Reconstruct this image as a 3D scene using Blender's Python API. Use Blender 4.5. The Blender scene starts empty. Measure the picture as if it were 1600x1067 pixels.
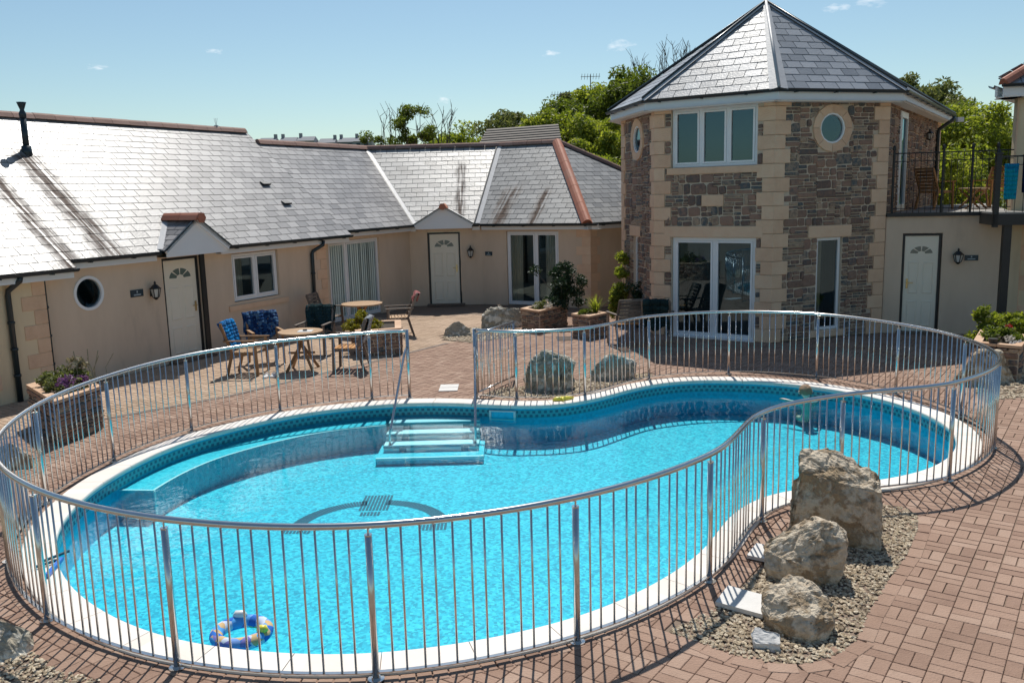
import bpy, bmesh, math, random
from mathutils import Vector, Matrix, noise as mnoise
random.seed(7)
R = math.radians
scn = bpy.context.scene
col = scn.collection

# ------------------------------------------------------------------ camera
H0 = 3.1
p, r = R(9.624), R(-1.508)
fwd = Vector((0, math.cos(p), -math.sin(p))); up0 = Vector((0, math.sin(p), math.cos(p))); rt0 = Vector((1, 0, 0))
rt = rt0*math.cos(r) + up0*math.sin(r); up = -rt0*math.sin(r) + up0*math.cos(r)
cam_d = bpy.data.cameras.new('camera'); cam = bpy.data.objects.new('camera', cam_d); col.objects.link(cam)
cam.matrix_world = Matrix(((rt.x, up.x, -fwd.x, 0), (rt.y, up.y, -fwd.y, 0), (rt.z, up.z, -fwd.z, H0), (0, 0, 0, 1)))
cam_d.sensor_width = 36; cam_d.lens = 1375.5/1600*36; cam_d.clip_end = 4000; cam_d.clip_start = .05
scn.camera = cam

# ------------------------------------------------------------------ world, sun, exposure
SUN_EL, SUN_AZ = 58.0, 86.5       # azimuth measured from +x towards +y
world = bpy.data.worlds.new('World'); scn.world = world; world.use_nodes = True
wn, wl = world.node_tree.nodes, world.node_tree.links
wn.clear()
sky = wn.new('ShaderNodeTexSky'); sky.sky_type = 'NISHITA'; sky.sun_disc = False
sky.sun_elevation = R(SUN_EL); sky.sun_rotation = R(90-SUN_AZ)
sky.air_density = 1.0; sky.dust_density = 0.5; sky.ozone_density = 1.6; sky.altitude = 0
bg = wn.new('ShaderNodeBackground'); bg.inputs['Strength'].default_value = 0.100
wo = wn.new('ShaderNodeOutputWorld')
tc = wn.new('ShaderNodeTexCoord')
# a few small wisps of cloud at fixed places in the sky
def cloud_mask(direction, size, stretch, seed):
    d = Vector(direction).normalized()
    m = wn.new('ShaderNodeMapping'); m.vector_type = 'POINT'
    m.inputs['Location'].default_value = (-d.x, -d.y, -d.z)
    wl.new(tc.outputs['Generated'], m.inputs['Vector'])
    s = wn.new('ShaderNodeVectorMath'); s.operation = 'MULTIPLY'; s.inputs[1].default_value = (1/size, .2/size, stretch/size)
    wl.new(m.outputs[0], s.inputs[0])
    ln = wn.new('ShaderNodeVectorMath'); ln.operation = 'LENGTH'; wl.new(s.outputs[0], ln.inputs[0])
    n = wn.new('ShaderNodeTexNoise'); n.inputs['Scale'].default_value = 1.6; n.inputs['Detail'].default_value = 6; n.noise_dimensions = '4D'; n.inputs['W'].default_value = seed
    wl.new(s.outputs[0], n.inputs['Vector'])
    a = wn.new('ShaderNodeMath'); a.operation = 'SUBTRACT'; a.inputs[0].default_value = 1.0; wl.new(ln.outputs['Value'], a.inputs[1])
    b = wn.new('ShaderNodeMath'); b.operation = 'MULTIPLY_ADD'; b.inputs[1].default_value = 2.6; b.inputs[2].default_value = -1.6
    wl.new(n.outputs['Fac'], b.inputs[0])
    c = wn.new('ShaderNodeMath'); c.operation = 'ADD'; wl.new(a.outputs[0], c.inputs[0]); wl.new(b.outputs[0], c.inputs[1])
    e = wn.new('ShaderNodeMath'); e.operation = 'MULTIPLY'; e.inputs[1].default_value = .62; e.use_clamp = True; wl.new(c.outputs[0], e.inputs[0])
    return e.outputs[0]
wisps = [((.126, 1, .155), .017, 2.2, 1.), ((.052, 1, .148), .012, 2.6, 2.), ((-.068, 1, .102), .011, 2.4, 3.), ((-.315, 1, .160), .012, 2.6, 4.),
         ((.401, 1, .195), .022, 2.6, 5.), ((.362, 1, .187), .016, 2.4, 6.), ((-.445, 1, .146), .011, 3.0, 7.)]
acc = None
for w_ in wisps:
    o_ = cloud_mask(*w_)
    if acc is None: acc = o_
    else:
        mx = wn.new('ShaderNodeMath'); mx.operation = 'MAXIMUM'; wl.new(acc, mx.inputs[0]); wl.new(o_, mx.inputs[1]); acc = mx.outputs[0]
mixc = wn.new('ShaderNodeMix'); mixc.data_type = 'RGBA'
tint = wn.new('ShaderNodeMix'); tint.data_type = 'RGBA'; tint.blend_type = 'MULTIPLY'; tint.inputs[0].default_value = 1; tint.inputs[7].default_value = (.84, .935, .90, 1)
wl.new(sky.outputs[0], tint.inputs[6])
wl.new(acc, mixc.inputs[0]); wl.new(tint.outputs[2], mixc.inputs[6]); mixc.inputs[7].default_value = (9.5, 9.8, 10.2, 1)
wl.new(mixc.outputs[2], bg.inputs['Color']); wl.new(bg.outputs[0], wo.inputs[0])

sun_d = bpy.data.lights.new('sun', 'SUN'); sun_d.energy = 4.3; sun_d.angle = R(.55); sun_d.color = (1, .955, .88)
sun = bpy.data.objects.new('sun', sun_d); col.objects.link(sun)
sd = Vector((math.cos(R(SUN_EL))*math.cos(R(SUN_AZ)), math.cos(R(SUN_EL))*math.sin(R(SUN_AZ)), math.sin(R(SUN_EL))))
sun.rotation_euler = sd.to_track_quat('Z', 'Y').to_euler(); sun.location = (5, 30, 40)
vs = scn.view_settings; vs.view_transform = 'Standard'; vs.look = 'None'; vs.exposure = 0.17; vs.gamma = 1; vs.use_curve_mapping = False
scn.render.engine = 'CYCLES'
scn.cycles.max_bounces = 8; scn.cycles.transparent_max_bounces = 16; scn.cycles.caustics_reflective = False; scn.cycles.caustics_refractive = False

# ------------------------------------------------------------------ materials
def new_mat(name):
    m = bpy.data.materials.new(name); m.use_nodes = True
    nt = m.node_tree; b = nt.nodes['Principled BSDF']
    return m, nt.nodes, nt.links, b
def rampc(nodes, cols):
    rp = nodes.new('ShaderNodeValToRGB'); e = rp.color_ramp.elements
    n = len(cols)
    e[0].position = 0; e[0].color = (*cols[0], 1); e[1].position = 1; e[1].color = (*cols[-1], 1)
    for i in range(1, n-1):
        x = e.new(i/(n-1)); x.color = (*cols[i], 1)
    return rp
def rnd_value(nodes, links):
    oi = nodes.new('ShaderNodeObjectInfo'); ge = nodes.new('ShaderNodeNewGeometry')
    a = nodes.new('ShaderNodeMath'); a.operation = 'ADD'; links.new(oi.outputs['Random'], a.inputs[0]); links.new(ge.outputs['Random Per Island'], a.inputs[1])
    f = nodes.new('ShaderNodeMath'); f.operation = 'FRACT'; links.new(a.outputs[0], f.inputs[0])
    return f.outputs[0]
def surf(name, cols, rough=.7, nscale=8., namt=.35, bump=.0, bscale=60., vary=False, spec=.5, metal=0., coat=0., stretch=None, rvar=0., dirt=0.):
    """base colour varied by noise (and per piece when vary), with a fine bump"""
    m, N, L, b = new_mat(name)
    ge = N.new('ShaderNodeNewGeometry')
    vec = ge.outputs['Position']
    if stretch:
        mp = N.new('ShaderNodeMapping'); mp.inputs['Scale'].default_value = stretch; L.new(vec, mp.inputs['Vector']); vec = mp.outputs[0]
    n1 = N.new('ShaderNodeTexNoise'); n1.inputs['Scale'].default_value = nscale; n1.inputs['Detail'].default_value = 6; n1.inputs['Roughness'].default_value = .65; L.new(vec, n1.inputs['Vector'])
    rp = rampc(N, cols)
    if vary:
        rv = rnd_value(N, L)
        mxv = N.new('ShaderNodeMix'); mxv.data_type = 'FLOAT'; mxv.inputs[0].default_value = namt
        L.new(rv, mxv.inputs[2]); 
        st = N.new('ShaderNodeMapRange'); st.inputs['From Min'].default_value = .3; st.inputs['From Max'].default_value = .7; L.new(n1.outputs['Fac'], st.inputs['Value'])
        L.new(st.outputs[0], mxv.inputs[3]); L.new(mxv.outputs[0], rp.inputs[0])
    else:
        st = N.new('ShaderNodeMapRange'); st.inputs['From Min'].default_value = .5-.5*(1-namt)-.0; st.inputs['From Max'].default_value = .5+.5*(1-namt)
        L.new(n1.outputs['Fac'], st.inputs['Value']); L.new(st.outputs[0], rp.inputs[0])
    cout = rp.outputs[0]
    if dirt:
        for sc_, lo_, hi_, tin in ((.55, .42, .66, (.62, .60, .56)), (7., .56, .72, (.55, .52, .47)), (2.1, .60, .74, (1.22, 1.18, 1.10))):
            nd = N.new('ShaderNodeTexNoise'); nd.inputs['Scale'].default_value = sc_; nd.inputs['Detail'].default_value = 8; nd.inputs['Roughness'].default_value = .7; L.new(ge.outputs['Position'], nd.inputs['Vector'])
            md = N.new('ShaderNodeMapRange'); md.inputs['From Min'].default_value = lo_; md.inputs['From Max'].default_value = hi_; md.inputs['To Max'].default_value = dirt; L.new(nd.outputs['Fac'], md.inputs['Value'])
            mm = N.new('ShaderNodeMix'); mm.data_type = 'RGBA'; mm.blend_type = 'MULTIPLY'; mm.inputs[7].default_value = (*tin, 1); L.new(md.outputs[0], mm.inputs[0]); L.new(cout, mm.inputs[6]); cout = mm.outputs[2]
    L.new(cout, b.inputs['Base Color'])
    b.inputs['Roughness'].default_value = rough; b.inputs['Metallic'].default_value = metal
    b.inputs['Specular IOR Level'].default_value = spec; b.inputs['Coat Weight'].default_value = coat; b.inputs['Coat Roughness'].default_value = .3
    if rvar:
        n3 = N.new('ShaderNodeTexNoise'); n3.inputs['Scale'].default_value = nscale*2.3; n3.inputs['Detail'].default_value = 4; L.new(vec, n3.inputs['Vector'])
        mr = N.new('ShaderNodeMapRange'); mr.inputs['To Min'].default_value = rough-rvar; mr.inputs['To Max'].default_value = rough+rvar; L.new(n3.outputs['Fac'], mr.inputs['Value']); L.new(mr.outputs[0], b.inputs['Roughness'])
    if bump:
        n2 = N.new('ShaderNodeTexNoise'); n2.inputs['Scale'].default_value = bscale; n2.inputs['Detail'].default_value = 5; L.new(vec, n2.inputs['Vector'])
        bp = N.new('ShaderNodeBump'); bp.inputs['Strength'].default_value = bump; bp.inputs['Distance'].default_value = .02; L.new(n2.outputs['Fac'], bp.inputs['Height']); L.new(bp.outputs[0], b.inputs['Normal'])
    return m
M = {}
M['brick'] = surf('brick_paving', [(.24, .148, .108), (.315, .202, .148), (.36, .238, .176), (.42, .295, .225)], .85, 3., .3, .5, 60, True, .3, dirt=.35)
M['brick_buff'] = surf('buff_paving', [(.36, .255, .18), (.46, .335, .24), (.50, .37, .27)], .85, 2., .4, .4, 60, True, .3, dirt=.5)
M['ground'] = surf('sandy_joint', [(.16, .115, .085), (.27, .2, .15)], .95, 12., .3, .3, 80)
M['farground'] = surf('grassland', [(.045, .07, .02), (.09, .11, .035)], .95, .05, .3)
M['coping'] = surf('pale_coping_stone', [(.70, .64, .57), (.78, .72, .66), (.82, .77, .71)], .7, 3., .3, .15, 60, True, .35)
M['render'] = surf('beige_wall_render', [(.56, .43, .32), (.68, .525, .39), (.72, .56, .42), (.74, .58, .44)], .9, 2.2, .45, .3, 160, False, .25, stretch=(1, 1, .3))
M['render_cream'] = surf('cream_wall_render', [(.66, .52, .34), (.78, .62, .41), (.81, .66, .45)], .9, 2.2, .45, .3, 160, False, .25, stretch=(1, 1, .3))
M['quoin'] = surf('sandstone_quoin', [(.68, .44, .29), (.78, .53, .355), (.82, .60, .42)], .85, 5., .5, .6, 45, True, .3, dirt=.12)
M['stone'] = surf('rubble_stone', [(.06, .085, .095), (.22, .14, .105), (.33, .21, .155), (.14, .10, .085), (.48, .34, .235), (.08, .105, .115), (.37, .22, .155), (.20, .145, .12)], .8, 14., .15, .8, 45, True, .35)
M['mortar'] = surf('lime_mortar', [(.56, .45, .34), (.68, .56, .43)], .95, 9., .3, .5, 70)
M['upvc'] = surf('white_frame', [(.82, .83, .84), (.86, .86, .86)], .35, 3., .3)
M['door_white'] = surf('white_door_paint', [(.84, .75, .60), (.87, .79, .65)], .4, 2., .3, .1, 300)
M['fascia'] = surf('white_fascia_board', [(.80, .80, .80), (.86, .86, .86)], .5, 1.5, .3)
M['gutter'] = surf('dark_gutter_plastic', [(.012, .022, .028), (.02, .034, .042)], .3, 4., .3)
M['ridge'] = surf('terracotta_ridge', [(.36, .12, .07), (.46, .17, .10), (.40, .20, .14)], .7, 3., .4, .3, 60, True)
M['ridge_dull'] = surf('weathered_ridge', [(.22, .12, .09), (.30, .165, .125), (.33, .21, .17)], .75, 3., .4, .3, 60, True)
M['lead'] = surf('lead_flashing', [(.38, .38, .39), (.50, .50, .51)], .5, 4., .4, .15, 20)
M['steel'] = surf('brushed_steel', [(.56, .55, .53), (.68, .67, .66)], .2, 20., .3, metal=1.)
M['black'] = surf('black_paint', [(.012, .013, .014), (.02, .021, .022)], .45, 5., .3)
M['brass'] = surf('brass_handle', [(.5, .4, .2), (.6, .48, .25)], .3, 5., .3, metal=1.)
M['rock'] = surf('limestone_boulder', [(.13, .085, .05), (.40, .30, .19), (.30, .225, .15), (.62, .53, .41), (.46, .37, .27), (.72, .65, .55)], .9, 4.5, .55, 1., 50, False, .2)
M['rock_dark'] = surf('lichen_boulder', [(.13, .115, .085), (.44, .39, .30), (.30, .27, .215), (.78, .73, .63), (.5, .46, .38)], .9, 7., .55, .9, 30, False, .2)
M['gravel'] = surf('gravel_pebbles', [(.14, .10, .06), (.34, .255, .165), (.48, .385, .26), (.64, .54, .40), (.22, .165, .11)], .85, 30., .2, 0, 10, True)
M['slabwhite'] = surf('white_paving_slab', [(.58, .56, .53), (.70, .68, .65)], .8, 6., .3, .2, 60)
M['wood'] = surf('oiled_teak', [(.20, .105, .045), (.32, .18, .085), (.38, .23, .12)], .55, 6., .3, .2, 40, True, .4, stretch=(4, 4, 1))
M['wood_light'] = surf('pale_table_wood', [(.42, .26, .14), (.54, .36, .21)], .4, 5., .3, .1, 40, True, stretch=(1, 8, 1))
M['wood_orange'] = surf('varnished_seat_wood', [(.50, .23, .07), (.60, .31, .11)], .35, 5., .3, .1, 40, True)
M['wood_grey'] = surf('weathered_wood', [(.10, .08, .065), (.18, .145, .12), (.24, .20, .16)], .8, 6., .3, .2, 40, True, stretch=(4, 4, 1))
M['soil'] = surf('planter_soil', [(.03, .022, .015), (.07, .05, .035)], .95, 20., .3, .8, 40)
M['bark'] = surf('bark', [(.06, .045, .03), (.13, .10, .075)], .95, 9., .3, .6, 20)
M['drain'] = surf('drain_channel', [(.12, .085, .065), (.18, .13, .10)], .7, 20., .3)
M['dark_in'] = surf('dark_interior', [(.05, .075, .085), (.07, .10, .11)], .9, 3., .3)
M['steps'] = surf('pale_step_liner', [(.78, .90, .92), (.86, .93, .94)], .5, 8., .4)
M['nosing'] = surf('blue_step_nosing', [(.02, .22, .30), (.03, .28, .36)], .4, 8., .3)
M['white_plastic'] = surf('white_plastic', [(.7, .72, .72), (.8, .8, .8)], .3, 8., .3)
M['yellow'] = surf('yellow_plastic', [(.75, .62, .05), (.8, .70, .1)], .35, 8., .3)
M['blue_plastic'] = surf('blue_plastic', [(.02, .12, .55), (.04, .2, .65)], .3, 8., .3)
M['skin'] = surf('skin', [(.72, .48, .37), (.78, .55, .44)], .5, 10., .3)
M['hair'] = surf('brown_hair', [(.22, .12, .06), (.40, .25, .14)], .6, 60., .3, .5, 120)
M['farhouse'] = surf('far_house_wall', [(.34, .32, .32), (.44, .42, .41)], .9, .2, .3)  # wall grey lightened: distance haze is put into the colour
M['farroof'] = surf('far_slate_roof', [(.15, .16, .18), (.21, .22, .24)], .8, .3, .3)  # slate tone paled too, haze painted in rather than rendered
M['tileroof'] = surf('brown_tiled_roof', [(.13, .11, .095), (.20, .175, .15)], .85, 2., .4, .4, 10, True)
M['terrace'] = surf('terrace_deck', [(.20, .19, .18), (.28, .27, .25)], .8, 3., .3)
M['blind'] = surf('vertical_blind', [(.70, .82, .78), (.76, .88, .84)], .8, 2., .3, 0, 10, True)
M['curtain'] = surf('cream_curtain', [(.66, .64, .54), (.76, .74, .64)], .9, 4., .3)

def cloth(name, cols, scale):
    m, N, L, b = new_mat(name)
    ge = N.new('ShaderNodeNewGeometry'); v = N.new('ShaderNodeTexVoronoi'); v.inputs['Scale'].default_value = scale; L.new(ge.outputs['Position'], v.inputs['Vector'])
    sx = N.new('ShaderNodeSeparateColor'); L.new(v.outputs['Color'], sx.inputs[0])
    rp = rampc(N, cols); rp.color_ramp.interpolation = 'CONSTANT'; L.new(sx.outputs[0], rp.inputs[0]); L.new(rp.outputs[0], b.inputs['Base Color']); b.inputs['Roughness'].default_value = .9
    b.inputs['Specular IOR Level'].default_value = .1
    return m
M['towel_blue'] = cloth('bright_blue_towel', [(.01, .16, .42), (.01, .20, .50), (.02, .12, .30), (.35, .42, .5)], 12)
M['towel_pattern'] = cloth('patterned_blue_cloth', [(.01, .03, .10), (.015, .06, .17), (.08, .16, .28), (.008, .02, .05)], 22)
M['towel_grey'] = cloth('grey_marbled_towel', [(.34, .36, .38), (.45, .47, .48), (.24, .27, .31)], 14)
M['towel_red'] = cloth('faded_red_towel', [(.42, .20, .19), (.30, .10, .10), (.55, .38, .36)], 16)
M['towel_dark'] = cloth('dark_green_cushion', [(.012, .03, .035), (.02, .045, .05), (.008, .018, .022)], 6)
M['towel_turq'] = cloth('turquoise_towel', [(.01, .20, .38), (.01, .30, .42), (.008, .10, .28)], 6)
M['towel_navy'] = cloth('navy_towel', [(.006, .01, .03), (.01, .016, .045)], 6)

# slate: dark stone with a satin sheen and faint brown run-off streaks down the slope
def slate_mat(name, dark, light, rough, stains):
    m, N, L, b = new_mat(name)
    rv = rnd_value(N, L); rp = rampc(N, [dark, tuple((a+c)/2 for a, c in zip(dark, light)), light]); ge = N.new('ShaderNodeNewGeometry')
    n1 = N.new('ShaderNodeTexNoise'); n1.inputs['Scale'].default_value = 1.4; n1.inputs['Detail'].default_value = 5; L.new(ge.outputs['Position'], n1.inputs['Vector'])
    mv = N.new('ShaderNodeMix'); mv.data_type = 'FLOAT'; mv.inputs[0].default_value = .30; L.new(rv, mv.inputs[2]); L.new(n1.outputs['Fac'], mv.inputs[3]); L.new(mv.outputs[0], rp.inputs[0])
    colr = rp.outputs[0]
    mask = None
    for (px, py, pz, dx, dy, rad, ln) in stains:
        # streak: distance from the line that runs down the slope from (px,py,pz)
        sub = N.new('ShaderNodeVectorMath'); sub.operation = 'SUBTRACT'; sub.inputs[1].default_value = (px, py, pz); L.new(ge.outputs['Position'], sub.inputs[0])
        dt = N.new('ShaderNodeVectorMath'); dt.operation = 'DOT_PRODUCT'; dt.inputs[1].default_value = (-dy, dx, 0); L.new(sub.outputs[0], dt.inputs[0])
        nz = N.new('ShaderNodeTexNoise'); nz.inputs['Scale'].default_value = 2.2; nz.inputs['Detail'].default_value = 6; nz.inputs['Roughness'].default_value = .7; L.new(ge.outputs['Position'], nz.inputs['Vector'])
        ad = N.new('ShaderNodeMath'); ad.operation = 'MULTIPLY_ADD'; ad.inputs[1].default_value = rad*2.2; L.new(nz.outputs['Fac'], ad.inputs[0]); L.new(dt.outputs['Value'], ad.inputs[2])
        a2 = N.new('ShaderNodeMath'); a2.operation = 'SUBTRACT'; a2.inputs[1].default_value = rad*1.1; L.new(ad.outputs[0], a2.inputs[0])
        ab = N.new('ShaderNodeMath'); ab.operation = 'ABSOLUTE'; L.new(a2.outputs[0], ab.inputs[0])
        mr = N.new('ShaderNodeMapRange'); mr.inputs['From Min'].default_value = rad; mr.inputs['From Max'].default_value = rad*.1; L.new(ab.outputs[0], mr.inputs['Value'])
        n9 = N.new('ShaderNodeTexNoise'); n9.inputs['Scale'].default_value = 1.0; n9.inputs['Detail'].default_value = 7
        mp9 = N.new('ShaderNodeMapping'); mp9.vector_type = 'TEXTURE'; mp9.inputs['Rotation'].default_value = (0, 0, math.atan2(dy, dx)); mp9.inputs['Scale'].default_value = (1.4, .06, 1.4)
        L.new(ge.outputs['Position'], mp9.inputs['Vector']); L.new(mp9.outputs[0], n9.inputs['Vector'])
        m9 = N.new('ShaderNodeMapRange'); m9.inputs['From Min'].default_value = .36; m9.inputs['From Max'].default_value = .52; L.new(n9.outputs['Fac'], m9.inputs['Value'])
        dz = N.new('ShaderNodeSeparateXYZ'); L.new(sub.outputs[0], dz.inputs[0])
        lz = N.new('ShaderNodeMapRange'); lz.inputs['From Min'].default_value = .05; lz.inputs['From Max'].default_value = -.15; L.new(dz.outputs['Z'], lz.inputs['Value'])
        ml = N.new('ShaderNodeMath'); ml.operation = 'MULTIPLY'; L.new(mr.outputs[0], ml.inputs[0]); L.new(lz.outputs[0], ml.inputs[1])
        m3 = N.new('ShaderNodeMath'); m3.operation = 'MULTIPLY'; L.new(ml.outputs[0], m3.inputs[0]); L.new(m9.outputs[0], m3.inputs[1])
        if mask is None: mask = m3.outputs[0]
        else:
            mm = N.new('ShaderNodeMath'); mm.operation = 'MAXIMUM'; L.new(mask, mm.inputs[0]); L.new(m3.outputs[0], mm.inputs[1]); mask = mm.outputs[0]
    b.inputs['Roughness'].default_value = rough; b.inputs['IOR'].default_value = 1.65
    b.inputs['Specular IOR Level'].default_value = .66
    n2 = N.new('ShaderNodeTexNoise'); n2.inputs['Scale'].default_value = 24; n2.inputs['Detail'].default_value = 5; L.new(ge.outputs['Position'], n2.inputs['Vector'])
    bp = N.new('ShaderNodeBump'); bp.inputs['Strength'].default_value = .22; bp.inputs['Distance'].default_value = .02; L.new(n2.outputs['Fac'], bp.inputs['Height']); L.new(bp.outputs[0], b.inputs['Normal'])
    if mask is not None:
        mc = N.new('ShaderNodeMix'); mc.data_type = 'RGBA'; mc.inputs[7].default_value = (.085, .05, .035, 1); L.new(mask, mc.inputs[0]); L.new(colr, mc.inputs[6]); colr = mc.outputs[2]
        mrr = N.new('ShaderNodeMapRange'); mrr.inputs['To Min'].default_value = rough; mrr.inputs['To Max'].default_value = .75; L.new(mask, mrr.inputs['Value']); L.new(mrr.outputs[0], b.inputs['Roughness'])
        ms = N.new('ShaderNodeMapRange'); ms.inputs['To Min'].default_value = .66; ms.inputs['To Max'].default_value = .2; L.new(mask, ms.inputs['Value']); L.new(ms.outputs[0], b.inputs['Specular IOR Level'])
    L.new(colr, b.inputs['Base Color'])
    return m

# glass: clear pane with a strong mirror-like reflection
def glass_mat(name, refl, tintc, rough=.0):
    m, N, L, b = new_mat(name)
    N.remove(b); out = [n for n in N if n.type == 'OUTPUT_MATERIAL'][0]
    tr = N.new('ShaderNodeBsdfTransparent'); tr.inputs[0].default_value = (*tintc, 1)
    gl = N.new('ShaderNodeBsdfGlossy'); gl.inputs['Roughness'].default_value = rough; gl.inputs['Color'].default_value = (.50, .78, .95, 1)
    fr = N.new('ShaderNodeFresnel'); fr.inputs['IOR'].default_value = refl
    mx = N.new('ShaderNodeMixShader'); L.new(fr.outputs[0], mx.inputs[0]); L.new(tr.outputs[0], mx.inputs[1]); L.new(gl.outputs[0], mx.inputs[2]); L.new(mx.outputs[0], out.inputs[0])
    return m
M['glass'] = glass_mat('window_glass', 2.15, (.93, .97, .97))

def water_mat():
    m, N, L, b = new_mat('pool_water')
    N.remove(b); out = [n for n in N if n.type == 'OUTPUT_MATERIAL'][0]
    ge = N.new('ShaderNodeNewGeometry')
    n1 = N.new('ShaderNodeTexNoise'); n1.inputs['Scale'].default_value = 3.2; n1.inputs['Detail'].default_value = 4; n1.inputs['Roughness'].default_value = .55; L.new(ge.outputs['Position'], n1.inputs['Vector'])
    n2 = N.new('ShaderNodeTexNoise'); n2.inputs['Scale'].default_value = 14; n2.inputs['Detail'].default_value = 3; L.new(ge.outputs['Position'], n2.inputs['Vector'])
    # rings spreading from the bather
    sub = N.new('ShaderNodeVectorMath'); sub.operation = 'DISTANCE'; sub.inputs[1].default_value = (4.45, 13.0, -.15); L.new(ge.outputs['Position'], sub.inputs[0])
    sn = N.new('ShaderNodeMath'); sn.operation = 'MULTIPLY'; sn.inputs[1].default_value = 26; L.new(sub.outputs['Value'], sn.inputs[0])
    s2 = N.new('ShaderNodeMath'); s2.operation = 'SINE'; L.new(sn.outputs[0], s2.inputs[0])
    fo = N.new('ShaderNodeMapRange'); fo.inputs['From Min'].default_value = 0; fo.inputs['From Max'].default_value = 4.2; fo.inputs['To Min'].default_value = .30; fo.inputs['To Max'].default_value = 0; L.new(sub.outputs['Value'], fo.inputs['Value'])
    s3 = N.new('ShaderNodeMath'); s3.operation = 'MULTIPLY'; L.new(s2.outputs[0], s3.inputs[0]); L.new(fo.outputs[0], s3.inputs[1])
    a1 = N.new('ShaderNodeMath'); a1.operation = 'MULTIPLY_ADD'; a1.inputs[1].default_value = .16; L.new(n2.outputs['Fac'], a1.inputs[0]); L.new(n1.outputs['Fac'], a1.inputs[2])
    a2 = N.new('ShaderNodeMath'); a2.operation = 'ADD'; L.new(a1.outputs[0], a2.inputs[0]); L.new(s3.outputs[0], a2.inputs[1])
    bp = N.new('ShaderNodeBump'); bp.inputs['Strength'].default_value = .13; bp.inputs['Distance'].default_value = .05; L.new(a2.outputs[0], bp.inputs['Height'])
    tr = N.new('ShaderNodeBsdfTransparent'); tr.inputs[0].default_value = (.66, .95, .99, 1)
    gl = N.new('ShaderNodeBsdfGlossy'); gl.inputs['Roughness'].default_value = .015; gl.inputs['Color'].default_value = (.82, .95, 1, 1); L.new(bp.outputs[0], gl.inputs['Normal'])
    fr = N.new('ShaderNodeFresnel'); fr.inputs['IOR'].default_value = 1.26; L.new(bp.outputs[0], fr.inputs['Normal'])
    mx = N.new('ShaderNodeMixShader'); L.new(fr.outputs[0], mx.inputs[0]); L.new(tr.outputs[0], mx.inputs[1]); L.new(gl.outputs[0], mx.inputs[2]); L.new(mx.outputs[0], out.inputs[0])
    return m
M['water'] = water_mat()

def liner_mat(name, c1, c2, c3, scale=18.):
    m, N, L, b = new_mat(name)
    ge = N.new('ShaderNodeNewGeometry')
    v = N.new('ShaderNodeTexVoronoi'); v.inputs['Scale'].default_value = scale; v.feature = 'F1'; v.distance = 'CHEBYCHEV'; L.new(ge.outputs['Position'], v.inputs['Vector'])
    sx = N.new('ShaderNodeSeparateColor'); L.new(v.outputs['Color'], sx.inputs[0])
    rp = rampc(N, [c1, c2, c3]); L.new(sx.outputs[0], rp.inputs[0])
    # mosaic pattern: each cell takes its own random liner tone
    L.new(rp.outputs[0], b.inputs['Base Color']); b.inputs['Roughness'].default_value = .5
    return m
M['liner'] = liner_mat('pool_liner', (.008, .30, .44), (.02, .52, .66), (.08, .70, .80), 34)
M['liner_wall'] = liner_mat('pool_wall_liner', (.004, .46, .70), (.008, .54, .78), (.012, .60, .84), 24)
M['bench'] = liner_mat('bench_liner', (.03, .50, .62), (.05, .60, .72), (.09, .68, .78), 24)
M['motif'] = surf('dark_floor_mosaic', [(.004, .06, .10), (.008, .085, .14)], .5, 20., .3)

def frieze_mat():
    m, N, L, b = new_mat('tile_frieze')
    uv = N.new('ShaderNodeUVMap'); uv.uv_map = 'UVMap'
    sp = N.new('ShaderNodeSeparateXYZ'); L.new(uv.outputs[0], sp.inputs[0])
    def mth(op, a, bb=None, c=None):
        n = N.new('ShaderNodeMath'); n.operation = op
        for i, q in enumerate((a, bb, c)):
            if q is None: continue
            if isinstance(q, (int, float)): n.inputs[i].default_value = q
            else: L.new(q, n.inputs[i])
        return n.outputs[0]
    u, v = sp.outputs[0], sp.outputs[1]
    cu = mth('FRACT', mth('MULTIPLY', u, 1/.085)); 
    row = mth('GREATER_THAN', v, .5)
    cu2 = mth('FRACT', mth('ADD', cu, mth('MULTIPLY', row, .5)))
    vv = mth('FRACT', mth('MULTIPLY', v, 2.0))
    a = mth('LESS_THAN', mth('ABSOLUTE', mth('SUBTRACT', cu2, .5)), .27)
    bb = mth('LESS_THAN', mth('ABSOLUTE', mth('SUBTRACT', vv, .5)), .33)
    dk = mth('MULTIPLY', a, bb)
    mx = N.new('ShaderNodeMix'); mx.data_type = 'RGBA'; mx.inputs[6].default_value = (.05, .36, .42, 1); mx.inputs[7].default_value = (.015, .12, .19, 1)
    L.new(dk, mx.inputs[0]); L.new(mx.outputs[2], b.inputs['Base Color']); b.inputs['Roughness'].default_value = .25
    return m
M['frieze'] = frieze_mat()

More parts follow.
